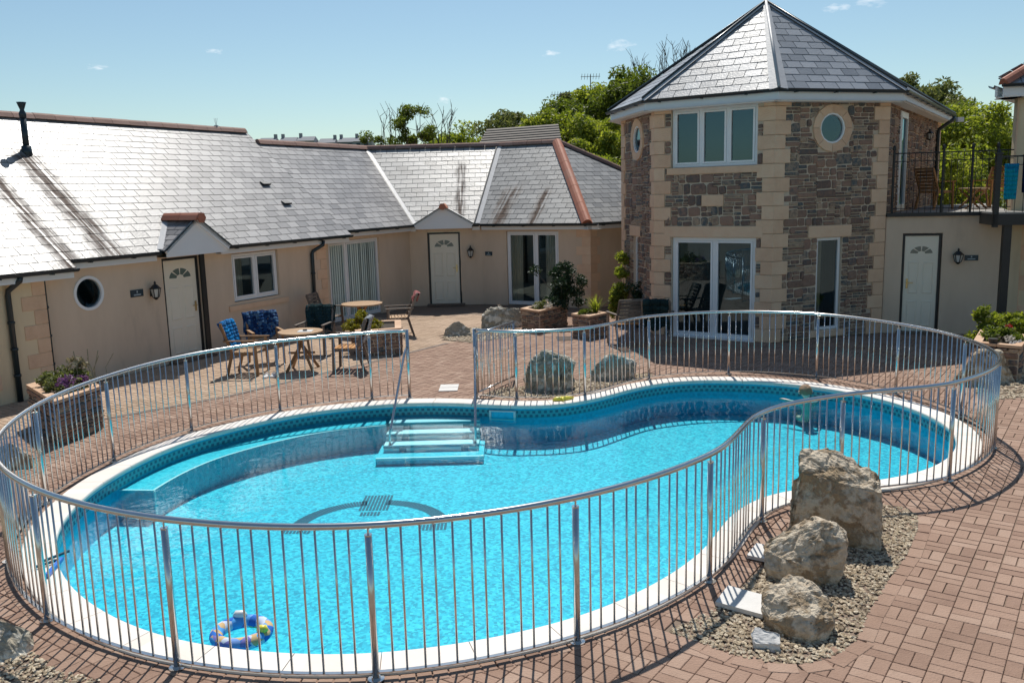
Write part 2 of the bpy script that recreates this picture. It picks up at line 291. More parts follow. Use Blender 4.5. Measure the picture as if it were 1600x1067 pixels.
def leaf_mat(name, cols, trans=.45):
    m, N, L, b = new_mat(name)
    rv = rnd_value(N, L); ge = N.new('ShaderNodeNewGeometry')
    n1 = N.new('ShaderNodeTexNoise'); n1.inputs['Scale'].default_value = .6; n1.inputs['Detail'].default_value = 2; L.new(ge.outputs['Position'], n1.inputs['Vector'])
    mv = N.new('ShaderNodeMix'); mv.data_type = 'FLOAT'; mv.inputs[0].default_value = .35; L.new(rv, mv.inputs[2]); L.new(n1.outputs['Fac'], mv.inputs[3])
    rp = rampc(N, cols); L.new(mv.outputs[0], rp.inputs[0])
    L.new(rp.outputs[0], b.inputs['Base Color']); b.inputs['Roughness'].default_value = .5; b.inputs['Specular IOR Level'].default_value = .35
    out = [n for n in N if n.type == 'OUTPUT_MATERIAL'][0]
    t = N.new('ShaderNodeBsdfTranslucent'); hs = N.new('ShaderNodeHueSaturation'); hs.inputs['Value'].default_value = 1.5; hs.inputs['Saturation'].default_value = 1.1; L.new(rp.outputs[0], hs.inputs['Color']); L.new(hs.outputs[0], t.inputs[0])
    mx = N.new('ShaderNodeMixShader'); mx.inputs[0].default_value = trans; L.new(b.outputs[0], mx.inputs[1]); L.new(t.outputs[0], mx.inputs[2]); L.new(mx.outputs[0], out.inputs[0])
    return m
M['leaf'] = leaf_mat('bright_leaves', [(.07, .10, .015), (.17, .215, .03), (.29, .32, .055), (.40, .40, .10)], .5)
M['leaf_mid'] = leaf_mat('mid_leaves', [(.055, .085, .015), (.12, .155, .025), (.20, .235, .05)])
M['leaf_dark'] = leaf_mat('dark_leaves', [(.01, .025, .012), (.02, .045, .018), (.035, .065, .025)], .2)
M['leaf_yellow'] = leaf_mat('yellow_shrub_leaves', [(.15, .15, .02), (.25, .23, .03), (.34, .30, .04)], .35)
M['leaf_olive'] = leaf_mat('olive_leaves', [(.08, .10, .03), (.15, .17, .05), (.24, .24, .09)], .4)
M['flower_white'] = leaf_mat('white_petals', [(.5, .46, .4), (.65, .6, .55)], .3)
M['flower_purple'] = leaf_mat('purple_petals', [(.16, .07, .18), (.26, .13, .26)], .3)
M['flower_red'] = leaf_mat('red_petals', [(.40, .03, .03), (.5, .08, .08)], .3)
M['straw'] = leaf_mat('dry_stalks', [(.2, .17, .10), (.3, .26, .17)], .2)
M['ring'] = cloth('printed_float_ring', [(.04, .16, .55), (.55, .62, .75), (.10, .36, .75), (.06, .20, .60), (.20, .36, .72), (.22, .20, .50), (.60, .42, .22), (.08, .30, .72)], 16)

# ------------------------------------------------------------------ building helpers
ORG = {}
def org(o):
    return ORG.get(o.name, Vector((0, 0, 0))) if o is not None else Vector((0, 0, 0))
def tag(o, label=None, cat=None, group=None, kind=None):
    if label: o['label'] = label
    if cat: o['category'] = cat
    if group: o['group'] = group
    if kind: o['kind'] = kind
    return o
def thing(name, loc, label, cat, group=None, kind=None):
    o = bpy.data.objects.new(name, None); col.objects.link(o); o.location = loc; o.empty_display_size = .1
    ORG[o.name] = Vector(loc); return tag(o, label, cat, group, kind)
class MB:
    def __init__(s): s.v = []; s.f = []
    def face(s, pts):
        n = len(s.v); s.v += [tuple(q) for q in pts]; s.f.append(tuple(range(n, n+len(pts))))
    def add(s, vs, fs):
        n = len(s.v); s.v += [tuple(q) for q in vs]; s.f += [tuple(i+n for i in f) for f in fs]
    def hexa(s, b, t):           # bottom 4, top 4 (ccw)
        n = len(b); s.add(list(b)+list(t), [tuple(range(n))[::-1], tuple(range(n, 2*n))]+[(i, (i+1) % n, n+(i+1) % n, n+i) for i in range(n)])
    def box(s, x0, x1, y0, y1, z0, z1):
        s.hexa([(x0, y0, z0), (x1, y0, z0), (x1, y1, z0), (x0, y1, z0)], [(x0, y0, z1), (x1, y0, z1), (x1, y1, z1), (x0, y1, z1)])
    def bar(s, a, b, w, h, upv=(0, 0, 1)):
        a = Vector(a); b = Vector(b); d = (b-a).normalized(); u = Vector(upv); sd_ = d.cross(u)
        if sd_.length < 1e-4: sd_ = d.cross(Vector((1, 0, 0)))
        sd_.normalize(); u = sd_.cross(d).normalized()
        A = [a+sd_*w/2*i+u*h/2*j for i, j in ((-1, -1), (1, -1), (1, 1), (-1, 1))]; B = [q+(b-a) for q in A]
        s.hexa(A, B)
    def tube(s, pts, rad, seg=8, closed=False, caps=True):
        pts = [Vector(q) for q in pts]; n = len(pts); rads = rad if isinstance(rad, (list, tuple)) else [rad]*n
        base = len(s.v); prev = None
        for i, q in enumerate(pts):
            if closed: t = pts[(i+1) % n]-pts[i-1]
            else: t = pts[min(i+1, n-1)]-pts[max(i-1, 0)]
            t.normalize()
            if prev is None:
                a = t.cross(Vector((0, 0, 1)))
                if a.length < .05: a = t.cross(Vector((1, 0, 0)))
            else: a = prev-t*prev.dot(t)
            a.normalize(); prev = a; bb = t.cross(a)
            for k in range(seg):
                an = 2*math.pi*k/seg; s.v.append(tuple(q+a*math.cos(an)*rads[i]+bb*math.sin(an)*rads[i]))
        m = n if closed else n-1
        for i in range(m):
            for k in range(seg):
                a0 = base+i*seg+k; a1 = base+i*seg+(k+1) % seg; b0 = base+((i+1) % n)*seg+k; b1 = base+((i+1) % n)*seg+(k+1) % seg
                s.f.append((a0, b0, b1, a1))
        if caps and not closed:
            s.f.append(tuple(base+k for k in range(seg))); s.f.append(tuple(base+(n-1)*seg+k for k in range(seg))[::-1])
    def prism(s, poly, z0, z1):
        s.hexa([(x, y, z0) for x, y in poly], [(x, y, z1) for x, y in poly])
    def build(s, name, mat, parent=None, smooth=False, kind=None, label=None, at=None):
        me = bpy.data.meshes.new(name); o = Vector(at) if at is not None else org(parent)
        me.from_pydata([(a-o.x, b-o.y, c-o.z) for a, b, c in s.v], [], s.f); me.update()
        if isinstance(mat, str): mat = M[mat]
        me.materials.append(mat)
        if smooth: me.polygons.foreach_set('use_smooth', [True]*len(me.polygons))
        ob = bpy.data.objects.new(name, me); col.objects.link(ob)
        if parent is not None: ob.parent = parent; ORG[ob.name] = org(parent)
        else: ob.location = o; ORG[ob.name] = o
        if kind: ob['kind'] = kind
        if label: ob['label'] = label
        return ob
def fixn(ob):
    bm = bmesh.new(); bm.from_mesh(ob.data); bmesh.ops.recalc_face_normals(bm, faces=bm.faces); bm.to_mesh(ob.data); bm.free(); return ob
def clip(poly, a, b, c):
    """keep a*x+b*y<=c"""
    out = []
    n = len(poly)
    for i in range(n):
        P, Q = poly[i], poly[(i+1) % n]; dp = a*P[0]+b*P[1]-c; dq = a*Q[0]+b*Q[1]-c
        if dp <= 0: out.append(P)
        if (dp < 0 < dq) or (dq < 0 < dp):
            t = dp/(dp-dq); out.append((P[0]+(Q[0]-P[0])*t, P[1]+(Q[1]-P[1])*t))
    return out
def area(poly):
    return .5*sum(poly[i][0]*poly[(i+1) % len(poly)][1]-poly[(i+1) % len(poly)][0]*poly[i][1] for i in range(len(poly)))
def inside(pt, poly):
    x, y = pt; c = False; n = len(poly)
    for i in range(n):
        x1, y1 = poly[i]; x2, y2 = poly[i-1]
        if (y1 > y) != (y2 > y) and x < (x2-x1)*(y-y1)/(y2-y1)+x1: c = not c
    return c
def clip_convex(poly, hull):
    if area(hull) < 0: hull = hull[::-1]
    n = len(hull)
    for i in range(n):
        P, Q = hull[i], hull[(i+1) % n]; a, b = (Q[1]-P[1]), -(Q[0]-P[0])
        poly = clip(poly, a, b, a*P[0]+b*P[1])
        if len(poly) < 3: return []
    return poly
def spline(pts, closed, step):
    """Catmull-Rom resampled at equal steps"""
    P = [Vector((q[0], q[1])) for q in pts]; n = len(P); fine = []
    m = n if closed else n-1
    for i in range(m):
        p0 = P[(i-1) % n] if closed or i > 0 else P[0]*2-P[1]; p1 = P[i]; p2 = P[(i+1) % n]; p3 = P[(i+2) % n] if closed or i+2 < n else P[-1]*2-P[-2]
        for k in range(12):
            t = k/12; fine.append(.5*((2*p1)+(-p0+p2)*t+(2*p0-5*p1+4*p2-p3)*t*t+(-p0+3*p1-3*p2+p3)*t**3))
    if closed: fine.append(P[0].copy())
    else: fine.append(P[-1].copy())
    L_ = [0]
    for a, b in zip(fine, fine[1:]): L_.append(L_[-1]+(b-a).length)
    tot = L_[-1]; cnt = max(2, round(tot/step)); out = []; j = 0
    for i in range(cnt if closed else cnt+1):
        s_ = tot*i/cnt
        while j < len(L_)-2 and L_[j+1] < s_: j += 1
        t = (s_-L_[j])/max(1e-9, L_[j+1]-L_[j]); out.append(fine[j].lerp(fine[j+1], t))
    return out, tot
def smooth_closed(P, it):
    for _ in range(it):
        P = [(P[i-1]+P[i]*2+P[(i+1) % len(P)])/4 for i in range(len(P))]
    return P
def offset(P, d, closed=True):
    out = []; n = len(P)
    for i in range(n):
        a = P[(i-1) % n] if closed or i > 0 else P[i]; b = P[(i+1) % n] if closed or i < n-1 else P[i]
        t = (b-a).normalized(); out.append(P[i]+Vector((t.y, -t.x))*d)
    return out

class Wall:
    """vertical wall plane: A start point, az direction, outward normal to the right of the direction"""
    def __init__(s, A, az, off=0.):
        s.d = Vector((math.cos(R(az)), math.sin(R(az)))); s.n = Vector((s.d.y, -s.d.x)); s.A = Vector(A).to_2d()+s.n*off; s.az = az
    def P(s, u, z, o=0.):
        q = s.A+s.d*u+s.n*o; return Vector((q.x, q.y, z))
    def box(s, mb, u0, u1, z0, z1, o0, o1):
        mb.hexa([s.P(u0, z0, o1), s.P(u1, z0, o1), s.P(u1, z0, o0), s.P(u0, z0, o0)], [s.P(u0, z1, o1), s.P(u1, z1, o1), s.P(u1, z1, o0), s.P(u0, z1, o0)])

def wall_mesh(w, u0, u1, z0, z1, rects, circles=(), depth=.22, name='wall', mat='render', parent=None, label=None):
    """front skin with openings and their reveals"""
    mb = MB(); ops = list(rects)+[(cu-cr*1.15, cu+cr*1.15, cz-cr*1.15, cz+cr*1.15) for cu, cz, cr in circles]
    us = sorted({u0, u1}|{a for o in ops for a in o[:2] if u0 < a < u1}); zs = sorted({z0, z1}|{a for o in ops for a in o[2:4] if z0 < a < z1})
    for i in range(len(us)-1):
        for j in range(len(zs)-1):
            cu, cz = (us[i]+us[i+1])/2, (zs[j]+zs[j+1])/2
            if any(o[0] < cu < o[1] and o[2] < cz < o[3] for o in ops): continue
            mb.face([w.P(us[i], zs[j]), w.P(us[i+1], zs[j]), w.P(us[i+1], zs[j+1]), w.P(us[i], zs[j+1])])
    for o in rects:
        a, b, c, d = o[:4]
        for q in (((a, c), (a, d)), ((a, d), (b, d)), ((b, d), (b, c)), ((b, c), (a, c))):
            (p1, p2), (p3, p4) = q; mb.face([w.P(p1, p2), w.P(p3, p4), w.P(p3, p4, -depth), w.P(p1, p2, -depth)])
    for cu, cz, cr in circles:
        n = 32; k = cr*1.15
        for i in range(n):
            a0, a1 = 2*math.pi*i/n, 2*math.pi*(i+1)/n
            def sq(a):
                c, s_ = math.cos(a), math.sin(a); m_ = max(abs(c), abs(s_)); return (cu+k*c/m_, cz+k*s_/m_)
            p0, p1 = sq(a0), sq(a1); q0 = (cu+cr*math.cos(a0), cz+cr*math.sin(a0)); q1 = (cu+cr*math.cos(a1), cz+cr*math.sin(a1))
            mb.face([w.P(*q0), w.P(*q1), w.P(*p1), w.P(*p0)]); mb.face([w.P(*q0), w.P(*q1), w.P(*q1, -depth), w.P(*q0, -depth)])
    # closed back and top so that the wall has thickness
    for (a, b, c, d) in ((u0, z0, u0, z1), (u0, z1, u1, z1), (u1, z1, u1, z0)):
        mb.face([w.P(a, b), w.P(c, d), w.P(c, d, -depth), w.P(a, b, -depth)])
    return mb.build(name, mat, parent, label=label)

def frame_window(w, u0, u1, z0, z1, splits, parent, o=-.05, fr=.055, name='window', inner='dark', sashes=True):
    """framed window: outer frame, one glass pane and one sash for each light, and what is seen behind"""
    mb = MB()
    w.box(mb, u0, u1, z0, z0+fr, o-.06, o); w.box(mb, u0, u1, z1-fr, z1, o-.06, o)
    w.box(mb, u0, u0+fr, z0+fr, z1-fr, o-.06, o); w.box(mb, u1-fr, u1, z0+fr, z1-fr, o-.06, o)
    for sp_ in splits: w.box(mb, sp_-fr/2, sp_+fr/2, z0+fr, z1-fr, o-.06, o-.002)
    f = mb.build(name, 'upvc', parent)
    edges = [u0+fr]+[q for sp_ in splits for q in (sp_-fr/2, sp_+fr/2)]+[u1-fr]
    for i in range(0, len(edges), 2):
        a, b = edges[i]+.004, edges[i+1]-.004; g = .04 if sashes else .0
        if g:
            sm = MB(); w.box(sm, a, b, z0+fr+.004, z0+fr+g, o-.05, o+.012); w.box(sm, a, b, z1-fr-g, z1-fr-.004, o-.05, o+.012)
            w.box(sm, a, a+g, z0+fr+g, z1-fr-g, o-.05, o+.012); w.box(sm, b-g, b, z0+fr+g, z1-fr-g, o-.05, o+.012)
            sm.build('sash', 'upvc', f)
        pm = MB(); pm.face([w.P(a+g, z0+fr+g, o-.03), w.P(b-g, z0+fr+g, o-.03), w.P(b-g, z1-fr-g, o-.03), w.P(a+g, z1-fr-g, o-.03)]); pm.build('pane', 'glass', f)
    bm_ = MB(); D = -.9
    w.box(bm_, u0-.3, u1+.3, z0-.02, z1+.05, D-.02, D); 
    bm_.face([w.P(u0-.3, z0-.02, D), w.P(u1+.3, z0-.02, D), w.P(u1+.3, z0-.02, -.2), w.P(u0-.3, z0-.02, -.2)])
    bm_.face([w.P(u0-.3, z1+.05, D), w.P(u1+.3, z1+.05, D), w.P(u1+.3, z1+.05, -.2), w.P(u0-.3, z1+.05, -.2)])
    for q in (u0-.3, u1+.3): bm_.face([w.P(q, z0-.02, D), w.P(q, z1+.05, D), w.P(q, z1+.05, -.2), w.P(q, z0-.02, -.2)])
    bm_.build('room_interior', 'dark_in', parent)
    if inner == 'blind':
        u = u0+fr; 
        while u < u1-fr-.05:
            q = MB(); a = random.uniform(-.008, .008)
            q.hexa([w.P(u, z0+.05, -.10+a), w.P(u+.075, z0+.05, -.07-a), w.P(u+.076, z0+.05, -.072-a), w.P(u+.001, z0+.05, -.102+a)], [w.P(u, z1-.05, -.10+a), w.P(u+.075, z1-.05, -.07-a), w.P(u+.076, z1-.05, -.072-a), w.P(u+.001, z1-.05, -.102+a)])
            q.build('blind_slat', 'blind', parent); u += .088
    if inner in ('curtain', 'curtain_left', 'curtain_right'):
        for side in (0, 1):
            if inner == 'curtain_left' and side: continue
            if inner == 'curtain_right' and not side: continue
            q = MB(); wd = (u1-u0)*.24; s0 = u0+fr if side == 0 else u1-fr-wd; n = 24
            top = [w.P(s0+wd*i/n, z1-.05, -.13+.03*math.sin(i*1.3)) for i in range(n+1)]; bot = [w.P(s0+wd*i/n*.96, z0+.05, -.13+.035*math.sin(i*1.3+.3)) for i in range(n+1)]
            for i in range(n): q.face([bot[i], bot[i+1], top[i+1], top[i]])
            q.build('curtain', 'curtain', parent)
    return f

def round_window(w, cu, cz, rg, rf, parent, o=-.03, bars=False):
    mb = MB(); n = 40
    ring = lambda r_, oo: [w.P(cu+r_*math.cos(2*math.pi*i/n), cz+r_*math.sin(2*math.pi*i/n), oo) for i in range(n)]
    A, B, C_, D = ring(rf, o-.06), ring(rf, o+.02), ring(rg+.01, o+.02), ring(rg, o-.06)
    for X, Y in ((A, B), (B, C_), (C_, D)):
        for i in range(n): mb.face([X[i], X[(i+1) % n], Y[(i+1) % n], Y[i]])
    f = fixn(mb.build('round_window', 'upvc', parent))
    g = MB(); g.face(ring(rg+.004, o-.02)); g.build('pane', 'glass', f)
    q = MB(); w.box(q, cu-rg*1.5, cu+rg*1.5, cz-rg*1.5, cz+rg*1.5, -.72, -.70); 
    for k in (-1, 1):
        w.box(q, cu+k*rg*1.5-.01, cu+k*rg*1.5+.01, cz-rg*1.5, cz+rg*1.5, -.7, -.22); w.box(q, cu-rg*1.5, cu+rg*1.5, cz+k*rg*1.5-.01, cz+k*rg*1.5+.01, -.7, -.22)
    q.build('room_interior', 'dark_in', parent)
    return f

def door(w, u0, u1, z0, z1, parent, hinge='l', fr=.045, o=-.06, edge=True):
    fm = MB()
    w.box(fm, u0, u0+fr, z0, z1, o-.06, o+.02); w.box(fm, u1-fr, u1, z0, z1, o-.06, o+.02); w.box(fm, u0+fr, u1-fr, z1-fr, z1, o-.06, o+.02)
    w.box(fm, u0+fr, u1-fr, z0, z0+.04, o-.06, o+.05)
    d = MB(); w.box(d, u0+fr+.003, u1-fr-.003, z0+.042, z1-fr-.003, o-.045, o)
    fm.build('door_frame', 'black' if edge else 'door_white', parent)
    dd = d.build('door', 'door_white', parent)
    W_ = u1-u0-2*fr; a = u0+fr; hgt = z1-z0
    for (f0, f1) in ((.13, .44), (.56, .87)):
        for (g0, g1) in ((.07, .33), (.40, .72)):
            p_ = MB(); x0, x1 = a+W_*f0, a+W_*f1; y0, y1 = z0+hgt*g0, z0+hgt*g1
            b4 = [(x0, y0), (x1, y0), (x1, y1), (x0, y1)]; i4 = [(x0+.02, y0+.02), (x1-.02, y0+.02), (x1-.02, y1-.02), (x0+.02, y1-.02)]; j4 = [(x0+.04, y0+.04), (x1-.04, y0+.04), (x1-.04, y1-.04), (x0+.04, y1-.04)]
            for k in range(4):
                k2 = (k+1) % 4
                p_.face([w.P(*b4[k], o+.001), w.P(*b4[k2], o+.001), w.P(*i4[k2], o+.012), w.P(*i4[k], o+.012)])
                p_.face([w.P(*i4[k], o+.012), w.P(*i4[k2], o+.012), w.P(*j4[k2], o+.004), w.P(*j4[k], o+.004)])
            p_.face([w.P(*q, o+.004) for q in j4]); p_.build('panel', 'door_white', dd)
    # fanlight: half circle cut in segments
    cu, cz, rr = a+W_*.5, z0+hgt*.80, W_*.33
    for k in range(4):
        g = MB(); a0, a1 = math.pi*(k+.09)/4, math.pi*(k+.91)/4; pts = []
        for i in range(6): t = a0+(a1-a0)*i/5; pts.append((cu+rr*math.cos(t), cz+rr*.72*math.sin(t)))
        for i in range(6): t = a1-(a1-a0)*i/5; pts.append((cu+rr*.34*math.cos(t), cz+rr*.26*math.sin(t)))
        g.hexa([w.P(*q, o-.004) for q in pts], [w.P(*q, o+.004) for q in pts]); fixn(g.build('fanlight', M['fanglass'], dd))
    h = MB(); hu = (u1-fr-.07) if hinge == 'l' else (u0+fr+.07); sg = -1 if hinge == 'l' else 1
    w.box(h, hu-.018, hu+.018, z0+.93, z0+1.13, o, o+.012); h.bar(w.P(hu, z0+1.05, o+.01), w.P(hu, z0+1.05, o+.05), .016, .016); h.bar(w.P(hu, z0+1.05, o+.05), w.P(hu+sg*.11, z0+1.05, o+.05), .016, .018)
    h.build('handle', 'brass', dd)
    return dd
m_, N_, L_, b_ = new_mat('fanlight_glass'); b_.inputs['Base Color'].default_value = (.16, .20, .17, 1); b_.inputs['Roughness'].default_value = .05; b_.inputs['Specular IOR Level'].default_value = .9; M['fanglass'] = m_

def quoins(w, u_edge, sgn, z0, z1, ch, short, long_, parent, o=.012, flip=0, mat='quoin', wrap=None):
    """toothed corner blocks up a wall edge, with a recessed joint between each"""
    k = 0; z = z0
    while z < z1-.02:
        L2 = long_ if (k+flip) % 2 else short; zt = min(z+ch, z1)
        a, b = (u_edge-o*.5-.004, u_edge+L2) if sgn > 0 else (u_edge-L2, u_edge+o*.5+.004)
        m = MB(); g = .004
        B = [w.P(a, z+g, -.02), w.P(b, z+g, -.02), w.P(b, zt-g, -.02), w.P(a, zt-g, -.02)]; T = [w.P(a, z+g, o-.006), w.P(b, z+g, o-.006), w.P(b, zt-g, o-.006), w.P(a, zt-g, o-.006)]
        T2 = [w.P(a+.006, z+g+.006, o), w.P(b-.006, z+g+.006, o), w.P(b-.006, zt-g-.006, o), w.P(a+.006, zt-g-.006, o)]
        m.add(B+T+T2, [(8, 9, 10, 11)]+[(i, (i+1) % 4, 4+(i+1) % 4, 4+i) for i in range(4)]+[(4+i, 4+(i+1) % 4, 8+(i+1) % 4, 8+i) for i in range(4)])
        m.build('quoin', mat, parent); z = zt; k += 1

SLATE_BUDGET = 300
def slates(parent, polys, mat, wid=.33, exp=.2, budget=300, name='slate'):
    """polys: list of (3D corner list, eave azimuth). Slates nearest the camera become parts, the rest one part"""
    items = []
    for poly, az in polys:
        u = Vector((math.cos(R(az)), math.sin(R(az)), 0)); O = Vector(poly[0])
        nrm = Vector((0, 0, 0))
        for i in range(len(poly)): nrm += (Vector(poly[i])-O).cross(Vector(poly[(i+1) % len(poly)])-O)
        if nrm.z < 0: nrm = -nrm
        nrm.normalize(); v = nrm.cross(u).normalized(); 
        if v.z < 0: v = -v; u = -u
        P2 = [((Vector(q)-O).dot(u), (Vector(q)-O).dot(v)) for q in poly]
        v0 = min(q[1] for q in P2); v1 = max(q[1] for q in P2); ua = min(q[0] for q in P2); ub = max(q[0] for q in P2)
        rows = int((v1-v0)/exp)+1
        for r_ in range(rows):
            vv = v0+r_*exp; x = ua-wid*(.5 if r_ % 2 else 1)-random.uniform(0, .03)
            while x < ub:
                wj = wid; rect = [(x+.0065, vv+.009), (x+wj-.0065, vv+.009), (x+wj-.0065, vv+exp), (x+.0065, vv+exp)]
                c = clip_convex(rect, P2)
                if len(c) >= 3 and abs(area(c)) > .002:
                    full = abs(area(c)-abs(area(rect))) < 1e-5 or abs(abs(area(c))-abs(area(rect))) < 1e-5
                    C3 = O+u*(x+wj/2)+v*(vv+exp/2)
                    items.append(((C3-Vector((0, 0, H0))).length, c, full, O, u, v, nrm, vv, x, wj))
                x += wj
    items.sort(key=lambda t: t[0])
    stuff = MB(); shared = None; n = 0
    def geo(c, O, u, v, nrm, vv, jit):
        top = []; bot = []
        for (a, b) in c:
            hh = .0095-.006*(b-vv)/exp+jit*.4; base = O+u*a+v*b; top.append(base+nrm*hh); bot.append(base+nrm*(-.004))
        return bot, top
    for it in items:
        dist, c, full, O, u, v, nrm, vv, x, wj = it; jit = random.uniform(-.0015, .003)
        if area(c) < 0: c = c[::-1]
        if n < budget:
            n += 1
            if full:
                if shared is None:
                    me = bpy.data.meshes.new(name); hw = wj/2-.0065
                    z1, z2 = .0095, .0035
                    vs_ = [(-hw, -exp/2+.009, -.004), (hw, -exp/2+.009, -.004), (hw, exp/2, -.004), (-hw, exp/2, -.004), (-hw, -exp/2+.009, z1), (hw, -exp/2+.009, z1), (hw, exp/2, z2), (-hw, exp/2, z2)]
                    me.from_pydata(vs_, [], [(3, 2, 1, 0), (4, 5, 6, 7), (0, 1, 5, 4), (1, 2, 6, 5), (2, 3, 7, 6), (3, 0, 4, 7)]); me.materials.append(mat); shared = me
                ob = bpy.data.objects.new(name, shared); col.objects.link(ob); ob.parent = parent
                C3 = O+u*(x+wj/2)+v*(vv+exp/2)+nrm*jit*.4-org(parent)
                tw = random.uniform(-.006, .006); u2 = (u+nrm*tw).normalized(); v2 = (v+nrm*random.uniform(-.008, .012)).normalized(); n2 = u2.cross(v2).normalized()
                ob.matrix_local = Matrix(((u2.x, v2.x, n2.x, C3.x), (u2.y, v2.y, n2.y, C3.y), (u2.z, v2.z, n2.z, C3.z), (0, 0, 0, 1)))
            else:
                mb = MB(); b_, t_ = geo(c, O, u, v, nrm, vv, jit); mb.hexa(b_, t_); mb.build(name, mat, parent)
        else:
            b_, t_ = geo(c, O, u, v, nrm, vv, jit); stuff.hexa(b_, t_)
    if stuff.v: stuff.build('roof_slates', mat, parent, kind='stuff')

def ridge_tiles(parent, a, b, mat='ridge_dull', wid=.11, hgt=.07, ln=.45, name='ridge_tile', flat=False):
    a, b = Vector(a), Vector(b); d = b-a; n = max(1, round(d.length/ln)); t = d.normalized(); side = t.cross(Vector((0, 0, 1))).normalized(); upv = side.cross(t)
    for i in range(n):
        p0 = a+d*(i/n)+t*.004; p1 = a+d*((i+1)/n)-t*.004; j = random.uniform(0, .006)
        prof = [(-wid, -.05), (-wid*.55, hgt*.45), (-wid*.2, hgt*.95), (wid*.2, hgt*.95), (wid*.55, hgt*.45), (wid, -.05)]
        A = [p0+side*x+upv*(y+j) for x, y in prof]; B = [p1+side*x+upv*(y+j) for x, y in prof]
        m = MB(); m.hexa(A, B); fixn(m.build(name, mat, parent))

def stones(parent, w, u0, u1, z0, z1, rects, circles, quoin, budget, seed, keep=None, smin=.12, smax=.42, depth=.022, mat='stone', hs=(.11, .20)):
    """rubble stones between openings; quoin(z)->(left,right) free limits. returns list of (dist, verts, faces)"""
    rnd = random.Random(seed); out = []
    br = {z0, z1}
    for o in rects: br |= {q for q in o[2:4] if z0 < q < z1}
    zq = z0
    br = sorted(br); rowsz = []
    for a, b in zip(br, br[1:]):
        if b-a < .012: continue
        x0 = u0
        while x0 < u1-.01:
            x9 = x0+rnd.uniform(.35, .8)
            if u1-x9 < .3: x9 = u1
            n = max(1, round((b-a)/rnd.uniform(*hs))); cuts = [a]+sorted(a+(b-a)*(i+rnd.uniform(-.3, .3))/n for i in range(1, n))+[b]
            rowsz += [(c0, c1, x0, x9) for c0, c1 in zip(cuts, cuts[1:])]; x0 = x9
    for a, b, xa0, xb0 in rowsz:
        zc = (a+b)/2; l, r_ = quoin(zc) if quoin else (u0, u1)
        l, r_ = max(l, xa0-rnd.uniform(0, .07) if xa0 > u0 else l), min(r_, xb0)
        if r_-l < .03: continue
        segs = [(l, r_)]
        for o in rects:
            if o[2]-.001 < zc < o[3]+.001:
                ns = []
                for s0, s1 in segs:
                    if o[1] <= s0 or o[0] >= s1: ns.append((s0, s1)); continue
                    if o[0] > s0: ns.append((s0, o[0]))
                    if o[1] < s1: ns.append((o[1], s1))
                segs = ns
        for s0, s1 in segs:
            x = s0
            while x < s1-.02:
                wd = rnd.uniform(smin, smax)
                if s1-x-wd < smin*.7: wd = s1-x
                hh = b-a; split = 1
                if hh > .085 and rnd.random() < .5: split = 2 if hh < .16 or rnd.random() < .6 else 3
                cz = [a]+[a+hh*(i+rnd.uniform(-.15, .15))/split for i in range(1, split)]+[b]
                for q0, q1 in zip(cz, cz[1:]):
                    subs = [(x, x+wd)]
                    if wd > .24 and rnd.random() < .35: t = x+wd*rnd.uniform(.35, .65); subs = [(x, t), (t, x+wd)]
                    for xa, xb in subs:
                        g = .0085; xa2, xb2, za, zb = xa+g, xb-g, q0+g*.8, q1-g*.8
                        if xb2-xa2 < .02 or zb-za < .012: continue
                        ww, h2 = xb2-xa2, zb-za; k = min(ww, h2)*.28
                        pts = [(xa2+k*rnd.uniform(.2, 1), za), (xb2-k*rnd.uniform(.2, 1), za+rnd.uniform(0, h2*.08)), (xb2, za+k*rnd.uniform(.3, 1)), (xb2-rnd.uniform(0, ww*.04), zb-k*rnd.uniform(.3, 1)), (xb2-k*rnd.uniform(.2, 1.2), zb), (xa2+k*rnd.uniform(.2, 1.2), zb-rnd.uniform(0, h2*.1)), (xa2, zb-k*rnd.uniform(.3, 1)), (xa2+rnd.uniform(0, ww*.04), za+k*rnd.uniform(.3, 1))]
                        bad = False
                        for cu, czz, cr in circles:
                            if math.hypot((xa2+xb2)/2-cu, (za+zb)/2-czz) < cr: bad = True
                            np_ = []
                            for px, pz in pts:
                                d = math.hypot(px-cu, pz-czz)
                                if d < cr+.012 and d > 1e-4: f = (cr+.012)/d; px, pz = cu+(px-cu)*f, czz+(pz-czz)*f
                                np_.append((px, pz))
                            pts = np_
                        if bad: continue
                        cx, cy = sum(q[0] for q in pts)/8, sum(q[1] for q in pts)/8; dp = depth*rnd.uniform(.5, 1.5)
                        B = [w.P(*q, -.004) for q in pts]; T = [w.P(cx+(q[0]-cx)*.97, cy+(q[1]-cy)*.95, dp*.6) for q in pts]; F = [w.P(cx+(q[0]-cx)*.84, cy+(q[1]-cy)*.78, dp*rnd.uniform(.8, 1.2)) for q in pts]
                        vs_ = B+T+F; fs = [(16, 17, 18, 19, 20, 21, 22, 23)]+[(i, (i+1) % 8, 8+(i+1) % 8, 8+i) for i in range(8)]+[(8+i, 8+(i+1) % 8, 16+(i+1) % 8, 16+i) for i in range(8)]
                        out.append((ww*h2, vs_, fs))
                x += wd
    return out
def place_stones(parent, lst, budget, mat='stone', name='stone', rest='small_stones'):
    lst = sorted(lst, key=lambda t: -t[0]); st = MB()
    for i, (a, vs_, fs) in enumerate(lst):
        if i < budget: m = MB(); m.add(vs_, fs); m.build(name, mat, parent)
        else: st.add(vs_, fs)
    if st.v: st.build(rest if budget else name+'work', mat, parent, kind='stuff')

